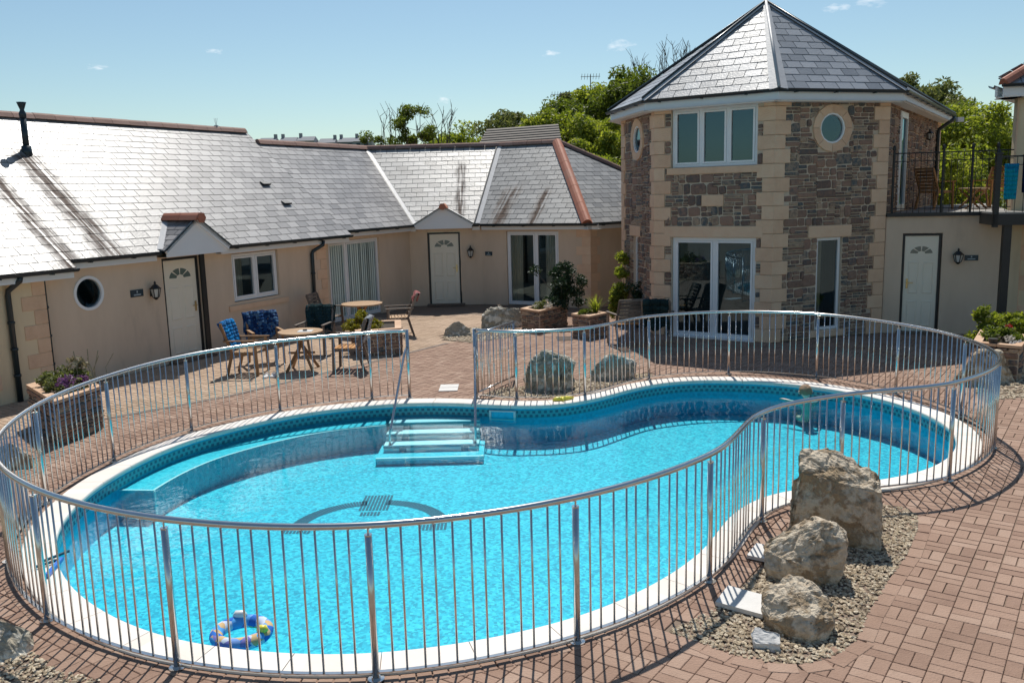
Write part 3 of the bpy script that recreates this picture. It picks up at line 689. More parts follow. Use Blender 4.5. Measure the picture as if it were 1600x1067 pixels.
def gutter(w, u0, u1, z, o, parent, fas=(None, None), rad=.055):
    m = MB(); n = 7
    for i in range(n):
        pass
    A = [(math.cos(math.pi+math.pi*i/n), math.sin(math.pi+math.pi*i/n)) for i in range(n+1)]
    outer = [(o+rad*c, z+rad*s_) for c, s_ in A]; inner = [(o+(rad-.008)*c, z+(rad-.008)*s_) for c, s_ in A][::-1]
    prof = outer+inner; m.hexa([w.P(u0, b, a) for a, b in prof], [w.P(u1, b, a) for a, b in prof])
    u = u0+.4
    while u < u1: w.box(m, u-.02, u+.02, z-rad-.012, z-.0, o-rad-.01, o+rad+.01) if False else m.bar(w.P(u-.02, z-rad-.004, o), w.P(u+.02, z-rad-.004, o), .09, .014); u += .9
    return fixn(m.build('gutter', 'gutter', parent))
def downpipe(pts, parent, rad=.038):
    m = MB(); m.tube(pts, rad, 10)
    for i in range(1, 4):
        a, b = Vector(pts[-2]), Vector(pts[-1]); q = a.lerp(b, i/4); m.tube([q-Vector((0, 0, .02)), q+Vector((0, 0, .02))], rad+.012, 10)
    return m.build('downpipe', 'gutter', parent, True)

def leaf_mesh(name, n, shape, size, seed, mat, up_bias=.3, pts=None):
    """leaf-sized faces scattered through clumps inside the crown volume"""
    rnd = random.Random(seed); vs_ = []; fs = []
    cl = pts if pts else shape(rnd)
    for i in range(n):
        c, rad = rnd.choice(cl)
        d = Vector((rnd.gauss(0, 1), rnd.gauss(0, 1), rnd.gauss(0, 1))).normalized()*(rnd.random()**.45)*rad
        q = Vector(c)+Vector((d.x, d.y, d.z*.8)); a = Vector((rnd.gauss(0, 1), rnd.gauss(0, 1), rnd.gauss(0, 1)+up_bias)).normalized(); b = a.orthogonal().normalized(); b.rotate(Matrix.Rotation(rnd.random()*6.28, 3, a)); c2 = a.cross(b)
        s_ = size*rnd.uniform(.6, 1.3); k = len(vs_)
        vs_ += [tuple(q-b*s_), tuple(q+c2*s_*.42+a*s_*.12), tuple(q+b*s_), tuple(q-c2*s_*.42+a*s_*.12)]; fs.append((k, k+1, k+2, k+3))
    me = bpy.data.meshes.new(name); me.from_pydata(vs_, [], fs); me.materials.append(M[mat] if isinstance(mat, str) else mat); return me
def obj_mesh(name, me, parent=None, loc=(0, 0, 0), rot=0, scale=(1, 1, 1)):
    o = bpy.data.objects.new(name, me); col.objects.link(o); o.parent = parent; o.location = loc; o.rotation_euler = (0, 0, rot); o.scale = scale; return o
def crown_clumps(rx, ry, rz, n, rad):
    def f(rnd):
        out = []
        for i in range(n):
            d = Vector((rnd.gauss(0, 1), rnd.gauss(0, 1), rnd.gauss(0, 1))).normalized(); k = rnd.uniform(.45, 1.0)
            out.append(((d.x*rx*k, d.y*ry*k, d.z*rz*k), rad*rnd.uniform(.6, 1.3)))
        return out
    return f

exec_parts = []
def in_view(q, marg=.04):
    d = Vector(q)-Vector((0, 0, H0)); z = d.dot(fwd)
    if z <= .1: return False
    x = d.dot(rt)/z*1375.5/800; y = d.dot(up)/z*1375.5/533.5
    return abs(x) < 1+marg and abs(y) < 1+marg

# ================================================================== GROUND, POOL
inner_px = [(-4.27,7.72),(-4.44,8.14),(-4.52,8.46),(-4.62,9.22),(-4.58,9.92),(-4.45,10.58),(-4.23,11.14),(-3.93,11.58),(-3.45,12.11),(-3.02,12.44),(-2.41,12.72),(-1.89,12.84),(-1.49,12.88),(-1.09,12.85),(-.68,12.75),(-.24,12.6),(.12,12.52),(.46,12.50),(.73,12.55),(1.01,12.7),(1.33,12.93),(1.6,13.2),(1.9,13.48),(2.17,13.68),(2.49,13.84),(2.78,13.92),(3.07,13.93),(3.49,13.86),(4.01,13.69),(4.33,13.5),(4.56,13.34),(4.77,13.14),(4.99,12.87),(5.22,12.52),(5.42,12.05),(5.52,11.5),(5.53,11.0),(5.46,10.58),(5.31,10.2),(5.06,9.76),(4.84,9.5),(4.64,9.30),(4.34,9.08),(4.01,8.92),(3.77,8.84),(3.3,8.72),(2.85,8.63),(2.57,8.52),(2.29,8.29),(2.04,7.98),(1.84,7.62),(1.64,7.23),(1.4,6.9),(1.25,6.72),(.92,6.39),(.71,6.22),(.47,6.05),(.19,5.9),(-.05,5.8),(-.5,5.66),(-.96,5.58),(-1.37,5.58),(-1.92,5.67),(-2.42,5.83),(-2.71,5.98),(-3.03,6.19),(-3.43,6.53),(-3.77,6.91),(-4.06,7.33)]
pool_c, pool_len = spline(inner_px, True, .12)
pool_c = smooth_closed(pool_c, 8)
NP = len(pool_c); CW = .275
pool_o = smooth_closed(offset(pool_c, -CW), 2)
fence_pts = [(-1.6,13.26),(-2.17,13.18),(-3.43,12.59),(-4.38,11.6),(-4.86,10.3),(-4.93,8.84),(-4.49,7.36),(-3.56,6.22),(-2.31,5.49),(-.94,5.28),(.40,5.69),(1.52,6.59),(2.29,7.84),(3.24,8.42),(4.53,8.82),(5.60,9.92),(5.93,11.33),(5.66,12.7),(4.89,13.88),(3.61,14.42),(2.23,14.13),(1.09,13.09),(.05,12.93),(-.57,13.19)]

ctr = Vector((.6, 10.3))
g = MB(); N = NP
def ringpts(Rr): return [ctr+(q-ctr).normalized()*Rr for q in pool_o]
lo = [pool_o] + [ringpts(q) for q in (7.5, 15, 30, 60)]
zz = [-.012]*5
for a in range(4):
    for i in range(N):
        j = (i+1) % N
        g.face([(*lo[a][i], zz[a]), (*lo[a+1][i], zz[a+1]), (*lo[a+1][j], zz[a+1]), (*lo[a][j], zz[a])])
gr = fixn(g.build('ground', 'ground', None)); tag(gr, 'sandy ground in the joints of the brick paving', kind='structure')
g = MB(); n = 64
prev = [Vector((ctr.x+58*math.cos(2*math.pi*i/n), ctr.y+58*math.sin(2*math.pi*i/n))) for i in range(n)]; pz = -.05
for rr, z in ((90, 3), (140, 7.5), (230, 15.0), (420, 15.0), (2500, 5)):
    cur = [Vector((ctr.x+rr*math.cos(2*math.pi*i/n), ctr.y+rr*math.sin(2*math.pi*i/n))) for i in range(n)]
    zc = [z*(max(0, math.sin(2*math.pi*i/n))**.5 if rr < 2000 else 1) for i in range(n)]
    if rr == 90: zp = [pz]*n
    for i in range(n):
        j = (i+1) % n; g.face([(*prev[i], zp[i]), (*cur[i], zc[i]), (*cur[j], zc[j]), (*prev[j], zp[j])])
    prev = cur; zp = zc
tag(fixn(g.build('hill_terrain', 'farground', None, True)), 'grassy rising ground beyond the buildings', kind='structure')

WZ, FZ = -.15, -.55
pool = thing('swimming_pool', (.6, 10.3, 0), 'kidney shaped blue swimming pool with pale coping inside the curved steel fence', 'swimming pool')
wc = offset(pool_c, -.018)
m = MB()
for i in range(N):
    j = (i+1) % N; m.face([(*wc[i], -.02), (*wc[i], FZ-.04), (*wc[j], FZ-.04), (*wc[j], -.02)])
m.build('pool_wall', 'liner_wall', pool, True)
m = MB(); m.face([(q.x, q.y, FZ) for q in offset(pool_c, -.03)][::-1]); m.build('pool_floor', 'liner', pool)
m = MB(); fc = offset(pool_c, -.010)
for i in range(N):
    j = (i+1) % N; m.face([(*fc[i], -.055), (*fc[i], -.165), (*fc[j], -.165), (*fc[j], -.055)])
fo = m.build('tile_frieze', 'frieze', pool)
uv = fo.data.uv_layers.new(name='UVMap'); arc = 0.
for i in range(N):
    l = (fc[(i+1) % N]-fc[i]).length
    for k, (a, b) in enumerate(((arc, 1), (arc, 0), (arc+l, 0), (arc+l, 1))): uv.data[i*4+k].uv = (a, b)
    arc += l
m = MB(); m.face([(q.x, q.y, WZ) for q in offset(pool_c, -.009)][::-1])
wt = m.build('pool_water', 'water', None); tag(wt, 'clear blue pool water with faint ripples', kind='structure')
# coping slabs
per = 5; i = 0
prof = [(0., -.028), (-.004, .0), (.0, .018), (.014, .028), (CW-.01, .028), (CW, .02), (CW, -.03)]
while i < N:
    e = min(i+per, N); m = MB(); rows = []
    for k in range(i, e+1):
        q = pool_c[k % N]; o_ = pool_o[k % N]; d = (o_-q).normalized(); t = Vector((d.y, -d.x))*0
        sh = 0
        if k == i: sh = .003
        if k == e: sh = -.003
        nx = (pool_c[(k+1) % N]-pool_c[k-1]).normalized()*sh
        rows.append([(q.x+d.x*a+nx.x, q.y+d.y*a+nx.y, b) for a, b in prof])
    n = len(prof)
    for a, b in zip(rows, rows[1:]):
        for k in range(n): m.face([a[k], a[(k+1) % n], b[(k+1) % n], b[k]])
    m.face(rows[0]); m.face(rows[-1][::-1])
    fixn(m.build('coping_slab', 'coping', pool)); i = e
# bench, steps, motif, skimmer
def near_i(x, y): return min(range(N), key=lambda k: (pool_c[k]-Vector((x, y))).length)
ia, ib = near_i(-4.52, 9.85), near_i(-1.92, 12.84)
inn = offset(pool_c, .40); m = MB(); rim = MB()
for k in range(ia, ib):
    a, b, c, d = wc[k], wc[k+1], inn[k+1], inn[k]
    m.face([(*a, -.20), (*b, -.20), (*c, -.20), (*d, -.20)]); m.face([(*d, -.20), (*c, -.20), (*c, FZ), (*d, FZ)])
    e, f = offset(pool_c, .37)[k], offset(pool_c, .37)[k+1]
    rim.face([(*e, -.196), (*f, -.196), (*c, -.196), (*d, -.196)])
m.face([(*wc[ia], -.2), (*inn[ia], -.2), (*inn[ia], FZ), (*wc[ia], FZ)]); m.build('underwater_bench', 'bench', pool)
for a_, b_ in ((Vector((*wc[ia], -.198)), Vector((*inn[ia], -.198))), (Vector((*inn[ia], -.198)), Vector((*inn[ia], FZ)))): rim.bar(a_, b_, .03, .012)
fixn(rim.build('bench_edge', 'steps', pool))
sx0, sx1 = -1.84, -.50
yy = [12.95, 12.52, 12.22, 11.92, 11.62]
for k in range(4):
    z = -.195-.085*k; e = 0 if k < 3 else .07
    m = MB(); m.box(sx0-e, sx1+e, yy[k+1], 12.98, max(FZ+.001, z-.085), z); s_ = m.build('step', 'steps' if k < 3 else 'bench', pool)
    q = MB(); q.box(sx0-e, sx1+e, yy[k+1]-.004, yy[k+1]+.035, z-.03, z+.004); q.build('nosing', 'nosing' if k < 3 else 'steps', s_)
    if k < 3:
        for xx in (sx0+.22, sx1-.25):
            q = MB(); q.box(xx, xx+.10, yy[k+1]-.006, yy[k+1]+.001, z-.084, z-.001); q.build('tread_strip', 'nosing', s_)
m = MB()
def strips(x0, x1, y0, y1, rot=0, c=(0, 0)):
    x = x0
    while x < x1-.01:
        pts = [(x, y0), (x+.028, y0), (x+.028, y1), (x, y1)]; cr, sr = math.cos(rot), math.sin(rot)
        m.face([(c[0]+a*cr-b*sr, c[1]+a*sr+b*cr, FZ+.004) for a, b in pts]); x += .04
cx, cy, rr = -1.66, 9.33, .83
for k in range(72):
    a = R(8+k*(164/71))
    if 83 < math.degrees(a) < 99: continue
    strips(-.014, .016, -.08, .08, a+math.pi/2, (cx+rr*math.cos(a), cy+rr*math.sin(a)))
strips(-.17, .17, -.26, .26, 0, (-1.69, 10.15)); strips(-.12, .12, -.06, .06, 0, (-1.70, 9.78)); strips(-.16, .16, -.1, .1, 0, (-.93, 9.33)); strips(-.16, .16, -.1, .1, 0, (-2.44, 9.33))
m.build('floor_motif', 'motif', pool)
i0 = near_i(-.18, 12.58); q = pool_c[i0]; t = (pool_c[i0+1]-pool_c[i0-1]).normalized(); nn = Vector((t.y, -t.x))
sk = Wall(q+nn*.012, math.degrees(math.atan2(t.y, t.x))); m = MB()
sk.box(m, -.2, .2, -.075, -.06, -.02, .02); sk.box(m, -.2, .2, -.2, -.18, -.02, .02); sk.box(m, -.2, -.17, -.18, -.075, -.02, .02); sk.box(m, .17, .2, -.18, -.075, -.02, .02)
f_ = m.build('skimmer', 'white_plastic', pool); m = MB(); sk.box(m, -.168, .168, -.178, -.077, -.01, .008); m.build('skimmer_flap', 'liner_wall', f_)

# gravel beds
bed_r = [(1.05,5.80),(1.22,5.66),(1.42,5.47),(1.62,5.36),(1.82,5.33),(2.05,5.38),(2.3,5.6),(2.55,6.0),(2.9,6.5),(3.3,7.03),(3.62,7.55),(3.78,7.9),(3.72,8.12),(3.5,8.2),(3.2,8.17),(2.86,8.08),(2.62,7.9),(2.45,7.62),(2.2,7.1),(1.8,6.52),(1.45,6.13)]
bed_l = [(-2.75,5.35),(-3.1,5.5),(-3.72,5.95),(-4.35,6.6),(-4.8,7.4),(-5.15,8.3),(-5.3,8.9),(-5.9,8.9),(-6.4,7.5),(-5.9,6.0),(-4.6,4.9),(-3.3,4.75),(-2.8,5.0)]
bed_b = [(-.5,13.32),(-.2,13.12),(.1,13.1),(.5,13.06),(.85,13.14),(1.15,13.32),(1.5,13.75),(1.9,14.1),(2.3,14.38),(2.35,14.6),(2.0,14.75),(1.5,14.6),(.9,14.2),(.3,13.95),(-.2,13.8)]
bed_x = [(6.85,12.3),(7.3,12.2),(7.9,12.5),(8.7,13.0),(9.0,14.2),(8.6,15.0),(7.6,14.1),(7.1,13.4),(6.85,12.8)]
bed_t = [(-1.5,18.8),(-.95,18.3),(-.3,18.6),(.3,19.2),(.3,19.8),(-.4,20.5),(-1.0,20.3),(-1.5,19.4)]
beds = [bed_r, bed_l, bed_b, bed_x, bed_t]
def peb(name, poly, dens, size, seed, label):
    rnd = random.Random(seed); m = MB(); xs = [q[0] for q in poly]; ys = [q[1] for q in poly]; ar = abs(area(poly)); n = int(ar*dens)
    b = MB(); b.face([(x, y, -.006) for x, y in poly])
    while n > 0:
        x, y = rnd.uniform(min(xs), max(xs)), rnd.uniform(min(ys), max(ys))
        if not inside((x, y), poly): continue
        n -= 1; a, b2, c = size*rnd.uniform(.6, 1.5), size*rnd.uniform(.4, 1.), size*rnd.uniform(.3, .6); th = rnd.random()*6.28; z = rnd.uniform(0, .012); ct, st = math.cos(th), math.sin(th)
        P = []
        for (u, v, w_) in ((1, 0, 0), (.3, .9, .1), (-.8, .6, 0), (-.9, -.5, 0), (.2, -1, -.1), (.2, .1, 1), (-.3, -.2, .8)):
            u, v, w_ = u*a*rnd.uniform(.8, 1.2), v*b2*rnd.uniform(.8, 1.2), w_*c; P.append((x+u*ct-v*st, y+u*st+v*ct, z+w_))
        m.add(P, [(0, 1, 5), (1, 2, 6), (1, 6, 5), (2, 3, 6), (3, 4, 6), (4, 5, 6), (4, 0, 5)])
    base = b.build('gravel_base', 'ground', None); tag(base, 'bare earth under '+label, kind='structure')
    o = m.build('gravel', 'gravel', None); tag(o, label, 'gravel', kind='stuff')
peb('g', bed_r, 2200, .0165, 1, 'loose buff gravel around the big boulders by the near fence')
peb('g', bed_l, 1500, .017, 2, 'loose gravel in the corner left of the pool fence')
peb('g', bed_b, 700, .026, 3, 'gravel bed behind the pool between fence and paving')
peb('g', bed_x, 500, .03, 4, 'gravel under the boulders at the right edge')
peb('g', bed_t, 400, .03, 5, 'gravel by the boulder at the end of the drain')

# brick paving
drainL = [(-8.3, 10.1), (-6.08, 12.36), (-4.59, 13.72), (-3.45, 15.3), (-2.88, 16.05), (-1.35, 18.29)]
def buff_side(x, y):
    for a, b in zip(drainL, drainL[1:]):
        pass
    # left of the polyline running up-right
    s_ = None; best = 1e9
    for (x0, y0), (x1, y1) in zip(drainL, drainL[1:]):
        dx, dy = x1-x0, y1-y0; t = max(0, min(1, ((x-x0)*dx+(y-y0)*dy)/(dx*dx+dy*dy))); d = math.hypot(x-x0-dx*t, y-y0-dy*t)
        if d < best: best = d; s_ = dx*(y-y0)-dy*(x-x0)
    return s_ > 0
fence_c, _ = spline(fence_pts, True, .12)
gap_lo, gap_hi = Vector(fence_pts[0]), Vector(fence_pts[-1])
ringA0 = offset(fence_c, .055); ringB1 = offset(fence_c, -.245)
cop_poly = [(q.x, q.y) for q in pool_o]; ring_poly = [(q.x, q.y) for q in offset(fence_c, -.20)]
bricks = []   # (distance, corners(4 xy), z0, z1, buff)
def brick4(cx_, cy_, ux, uy, L_, W_): return [(cx_-ux*L_/2+uy*W_/2, cy_-uy*L_/2-ux*W_/2), (cx_+ux*L_/2+uy*W_/2, cy_+uy*L_/2-ux*W_/2), (cx_+ux*L_/2-uy*W_/2, cy_+uy*L_/2+ux*W_/2), (cx_-ux*L_/2-uy*W_/2, cy_-uy*L_/2+ux*W_/2)]
th = R(55); cu_, su_ = math.cos(th), math.sin(th); rb = random.Random(11)
blds = [[(-8.6,12.6),(-6.5,16.7),(-2.7,24.7),(-9,26)], [(3.1,18.7),(5.15,17.3),(7.67,18.1),(12,17),(12,26),(3,26)]]
edge_r = bed_r[:17]
for i in range(-75, 90):
    for j in range(-75, 90):
        x = 1+(i*.206)*cu_-(j*.206)*su_; y = 11+(i*.206)*su_+(j*.206)*cu_
        if y < 3.6 or y > 22.5 or not in_view((x, y, 0), .12): continue
        if inside((x, y), cop_poly) and inside((x-.1, y), cop_poly) and inside((x+.1, y), cop_poly): continue
        if any(inside((x, y), b) for b in beds) or any(inside((x, y), b) for b in blds): continue
        for k in (-1, 1):
            if (i+j) % 2: c_ = (x+cu_*.0515*k, y+su_*.0515*k); ax = (-su_, cu_)
            else: c_ = (x-su_*.0515*k, y+cu_*.0515*k); ax = (cu_, su_)
            if inside(c_, cop_poly): continue
            jx = rb.uniform(-.0015, .0015); bricks.append((math.hypot(c_[0], c_[1]), c_, (ax[0], ax[1]+jx), .2015, .0985, -.014, rb.uniform(-.0015, .0015), buff_side(*c_)))
def along(P, step, closed=True):
    out = []; L_ = 0; nxt = 0; n = len(P)
    for a in range(n if closed else n-1):
        p0, p1 = P[a], P[(a+1) % n]; l = (p1-p0).length
        while nxt <= L_+l: q = p0.lerp(p1, (nxt-L_)/l); out.append((q, (p1-p0).normalized())); nxt += step
        L_ += l
    return out
for off, ln, zt in ((.0, .155, .0045), (-.165, .145, .003)):
    for q, t in along(offset(fence_c, off), .107):
        if (q-Vector((-1.1, 13.25))).length < .45 and off < 0: continue
        nn = Vector((t.y, -t.x)); bricks.append((q.length, (q.x, q.y), (nn.x, nn.y), ln, .098, -.014, zt+rb.uniform(-.001, .001), False))
for q, t in along([Vector(a) for a in edge_r], .205, False):
    nn = Vector((t.y, -t.x)); q = q+nn*.055; bricks.append((q.length, (q.x, q.y), (t.x, t.y), .197, .115, -.014, .004, False))
paving = thing('brick_paving', (0, 10, 0), 'pinkish brown brick paving laid in basket weave round the pool', None, kind='structure')
bricks.sort(key=lambda b: b[0]); cnt = 0; st = [MB(), MB()]; meshes = {}
for b in bricks:
    d, c_, ax, L_, W_, z0, z1, bf = b; al = math.hypot(*ax); ax = (ax[0]/al, ax[1]/al)
    if cnt < 300 and in_view((c_[0], c_[1], 0), .01):
        key = (L_, W_)
        if key not in meshes:
            me = bpy.data.meshes.new('brick'); e = .004; a2, b2 = L_/2, W_/2
            vs_ = [(-a2, -b2, -.014), (a2, -b2, -.014), (a2, b2, -.014), (-a2, b2, -.014), (-a2, -b2, -.004), (a2, -b2, -.004), (a2, b2, -.004), (-a2, b2, -.004), (-a2+e, -b2+e, 0), (a2-e, -b2+e, 0), (a2-e, b2-e, 0), (-a2+e, b2-e, 0)]
            me.from_pydata(vs_, [], [(8, 9, 10, 11)]+[(i, (i+1) % 4, 4+(i+1) % 4, 4+i) for i in range(4)]+[(4+i, 4+(i+1) % 4, 8+(i+1) % 4, 8+i) for i in range(4)]); me.materials.append(M['brick']); meshes[key] = me
        o = bpy.data.objects.new('brick', meshes[key]); col.objects.link(o); o.parent = paving; o.location = (c_[0], c_[1]-10, z1); o.rotation_euler = (0, 0, math.atan2(ax[1], ax[0])); cnt += 1
    else:
        q = brick4(c_[0], c_[1], ax[0], ax[1], L_, W_); mb_ = st[1 if bf else 0]
        n = len(mb_.v); tp = brick4(c_[0], c_[1], ax[0], ax[1], L_-.008, W_-.008)
        mb_.v += [(x, y, -.014) for x, y in q]+[(x, y, z1) for x, y in tp]; mb_.f += [(n+4, n+5, n+6, n+7)]+[(n+i, n+(i+1) % 4, n+4+(i+1) % 4, n+4+i) for i in range(4)]
st[0].build('bricks', 'brick', paving, kind='stuff'); st[1].build('buff_bricks', 'brick_buff', paving, kind='stuff')
# drain channel
m = MB(); dl = [Vector(q) for q in drainL]
L1, L2 = offset(dl, .05, False), offset(dl, -.05, False)
for i in range(len(dl)-1):
    m.hexa([(*L1[i], -.01), (*L1[i+1], -.01), (*L2[i+1], -.01), (*L2[i], -.01)], [(*L1[i], .006), (*L1[i+1], .006), (*L2[i+1], .006), (*L2[i], .006)])
tag(fixn(m.build('drain_channel', 'drain', None)), 'narrow brown drain channel crossing the terrace to the boulder', 'drain')

# ================================================================== FENCE
fence = thing('pool_fence', (.6, 10.3, 0), 'curved stainless steel railing running round the whole pool', 'fence')
fo_pts = [Vector(q) for q in fence_pts]
fine, flen = spline(fence_pts, False, .03)
RZ = 1.055
m = MB(); m.tube([(q.x, q.y, RZ) for q in fine[::3]]+[(fine[-1].x, fine[-1].y, RZ)], .0235, 12); m.build('top_rail', 'steel', fence, True)
m = MB(); f3 = fine[::3]
A, B = offset(f3, .016, False), offset(f3, -.016, False)
for i in range(len(f3)-1): m.hexa([(*A[i], .052), (*A[i+1], .052), (*B[i+1], .052), (*B[i], .052)], [(*A[i], .060), (*A[i+1], .060), (*B[i+1], .060), (*B[i], .060)])
m.build('bottom_rail', 'steel', fence)
def cyl_mesh(name, rad, z0, z1, seg, mat):
    m = MB(); m.tube([(0, 0, z0), (0, 0, z1)], rad, seg); me = bpy.data.meshes.new(name); me.from_pydata(m.v, [], m.f); me.materials.append(M[mat]); me.polygons.foreach_set('use_smooth', [len(p_.vertices) == 4 for p_ in me.polygons]); return me
bal = cyl_mesh('baluster', .0078, .058, RZ-.018, 8, 'steel')
post_me = cyl_mesh('post', .0235, 0, .985, 12, 'steel')
post_tall = cyl_mesh('gate_post', .027, 0, 1.075, 14, 'steel')
m = MB(); m.tube([(0, 0, .985), (0, 0, .992)], .026, 12); m.tube([(0, 0, .99), (0, 0, RZ-.015)], .007, 8); capm = bpy.data.meshes.new('cap'); capm.from_pydata(m.v, [], m.f); capm.materials.append(M['steel'])
m = MB(); m.tube([(0, 0, 0), (0, 0, .008)], .055, 16); m.tube([(0, 0, .008), (0, 0, .02)], .03, 12); basem = bpy.data.meshes.new('base_plate'); basem.from_pydata(m.v, [], m.f); basem.materials.append(M['steel'])
idx = [min(range(len(fine)), key=lambda k: (fine[k]-Vector(q)).length) for q in fence_pts]
for k, q in enumerate(fence_pts):
    end = k in (0, len(fence_pts)-1)
    po = obj_mesh('gate_post' if end else 'post', post_tall if end else post_me, fence, (q[0]-.6, q[1]-10.3, .004))
    obj_mesh('base_plate', basem, po, (0, 0, 0))
    if not end: obj_mesh('cap', capm, po, (0, 0, 0))
for k in range(len(idx)-1):
    a, b = idx[k], idx[k+1]; seg = (b-a)*.03; n = max(2, round(seg/.108))
    for j in range(1, n):
        q = fine[round(a+(b-a)*j/n)]; obj_mesh('baluster', bal, fence, (q.x-.6, q.y-10.3, 0))
# open gate leaf
gate = thing('pool_gate', (-.54, 13.24, 0), 'short steel gate leaf standing open behind the pool entrance', 'gate')
ga, gb = Vector((-.54, 13.27)), Vector((.03, 14.42))
m = MB(); m.tube([(*ga, .98), (*gb, .98)], .018, 10); m.tube([(*ga, .07), (*gb, .07)], .014, 8); m.tube([(*ga, .07), (*ga, .98)], .015, 8); m.tube([(*gb, .05), (*gb, .99)], .018, 10); m.build('gate_frame', 'steel', gate, True)
for k in range(1, 12):
    q = ga.lerp(gb, k/12); m = MB(); m.tube([(*q, .07), (*q, .97)], .0075, 6); m.build('gate_bar', 'steel', gate, True)
for nm, a, lab in (('pool_handrail', [(-1.6, 13.24, .80), (-1.615, 13.17, .80), (-1.63, 13.08, .74), (-1.74, 12.1, -.12), (-1.76, 12.02, -.24), (-1.76, 12.0, -.36)], 'left steel handrail sloping from the gate post into the pool'),
                   ('pool_handrail', [(-.565, 13.17, .80), (-.565, 13.1, .80), (-.563, 13.0, .74), (-.55, 12.1, -.12), (-.55, 12.02, -.24), (-.55, 12.0, -.36)], 'right steel handrail sloping from the gate post into the pool')):
    pts, _ = [Vector(q) for q in a], 0; m = MB(); m.tube(pts, .0185, 10)
    o = m.build(nm, 'steel', None, True, at=(a[3][0], a[3][1], -.36)); tag(o, lab, 'handrail', 'handrails down the pool steps')

# ================================================================== BUNGALOWS
TP = math.tan(R(40)); ZE = 2.17
wing = Wall((-6.588, 16.74), 63.46)          # door of the left wing stands at u=0
def roof_z_w(off): return ZE+TP*(.25-off)
YC = 24.42; ZC = 2.25
def roof_z_c(y): return ZC+TP*(y-YC)
RA = Vector((-.88, 24.42)); raz = -28.
rw = Wall(RA, raz)
def roof_z_r(q): return ZC+TP*(-(Vector(q)-RA).dot(rw.n))
def meet(f, g_, z):
    """plan point where two roof planes reach height z: planes given as (n, c): z = c0 - TP*(n.p)"""
    (n1, k1), (n2, k2) = f, g_
    a, b, c, d = n1.x, n1.y, n2.x, n2.y; e, h = (k1-z)/TP, (k2-z)/TP; D = a*d-b*c
    return Vector(((e*d-b*h)/D, (a*h-e*c)/D))
PW = (wing.n, ZE+TP*(.25+wing.A.dot(wing.n))); PC = (Vector((0, -1)), ZC-TP*YC); PRr = (rw.n, ZC+TP*RA.dot(rw.n))
ZR, ZR1 = 4.50, 4.78
vl0, vl1 = meet(PW, PC, 2.25), meet(PW, PC, ZR); vr0, vr1 = meet(PC, PRr, 2.25), meet(PC, PRr, ZR)
def wp(u, z):    # point of the wing roof plane at height z
    off = .25-(z-ZE)/TP; q = wing.P(u, z, off); return Vector((q.x, q.y, z))
def rp_(u, z): q = rw.P(u, z, -(z-ZC)/TP); return Vector((q.x, q.y, z))
def cp_(x, z): return Vector((x, YC+(z-ZC)/TP, z))
M['slate_w'] = slate_mat('wing_slate', (.11, .105, .105), (.34, .32, .31), .42, [(-8.9, 16.5, 4.1, .8946, -.4468, .42, 4), (-9.2, 15.6, 3.7, .8946, -.4468, .3, 4)])
M['slate_c'] = slate_mat('middle_slate', (.12, .12, .12), (.36, .35, .34), .42, [(-1.35, 26.2, 4.0, 0, -1, .18, 3)])
M['slate_r'] = slate_mat('end_slate', (.10, .10, .10), (.28, .275, .265), .46, [(.2, 25.2, 3.3, -.469, -.883, .35, 3), (1.1, 24.6, 3.2, -.469, -.883, .2, 3)])
M['slate_t'] = slate_mat('tower_slate', (.15, .165, .185), (.36, .375, .40), .46, [])

def deck(parent, polys, under=.03):
    m = MB()
    for poly in polys: m.face(poly); m.face([Vector(q)-Vector((0, 0, under)) for q in poly][::-1])
    return m.build('roof_deck', 'gutter', parent)
def bungalow(name, loc, label): return thing(name, loc, label, 'bungalow')

# ---- left wing
bw = bungalow('bungalow', (-6.6, 16.7, 0), 'long beige bungalow wing on the left with glaring slate roof, round window and flue')
E0, E1, E2 = -7.5, -2.15, 5.62
o0, o2, o3 = .40, .25, .13
ue = (Vector((vl0.x, vl0.y))-wing.A).dot(wing.d)
polyA = [wing.P(E0, roof_z_w(o0), o0), wing.P(E1, roof_z_w(o0), o0), wp((E1), ZR1-.0), wp(E0, ZR1)]
x1 = (Vector((-6.55, 23.2))-wing.A).dot(wing.d)
polyB = [wing.P(E1, roof_z_w(o2), o2), wing.P(E2, roof_z_w(o2), o2), wp(E2, ZR1), wp(E1, ZR1)]
x1 = E2
v25 = meet(PW, PC, roof_z_w(o3)); uv1 = (v25-wing.A).dot(wing.d); uR = (vl1-wing.A).dot(wing.d)
polyC = [wing.P(E2, roof_z_w(o3), o3), wing.P(uv1, roof_z_w(o3), o3), wp(uR, ZR), wp(E2, ZR)]
deck(bw, [polyA, polyB, polyC])
slates(bw, [(polyA, 63.46), (polyB, 63.46), (polyC, 63.46)], M['slate_w'])
# back slope, end gable so the roof is closed
def back(q, dn=2.6): b = wing.P((Vector((q.x, q.y))-wing.A).dot(wing.d), q.z-dn*TP, (Vector((q.x, q.y))-wing.A).dot(wing.n)-dn); return b
m = MB(); r0, r1, r2, r3 = wp(E0, ZR1), wp(x1-.05, ZR1), wp(x1, ZR), wp(uR, ZR)
m.face([r0, r1, back(r1), back(r0)]); m.face([r2, r3, back(r3), back(r2)]); m.face([r1, back(r1), back(r2), r2]); m.build('back_roof', M['slate_w'], bw)
ridge_tiles(bw, wp(E0, ZR1)+Vector((0, 0, .02)), wp(x1-.05, ZR1)+Vector((0, 0, .02)))
ridge_tiles(bw, wp(x1, ZR)+Vector((0, 0, .02)), wp(uR, ZR)+Vector((0, 0, .02)))
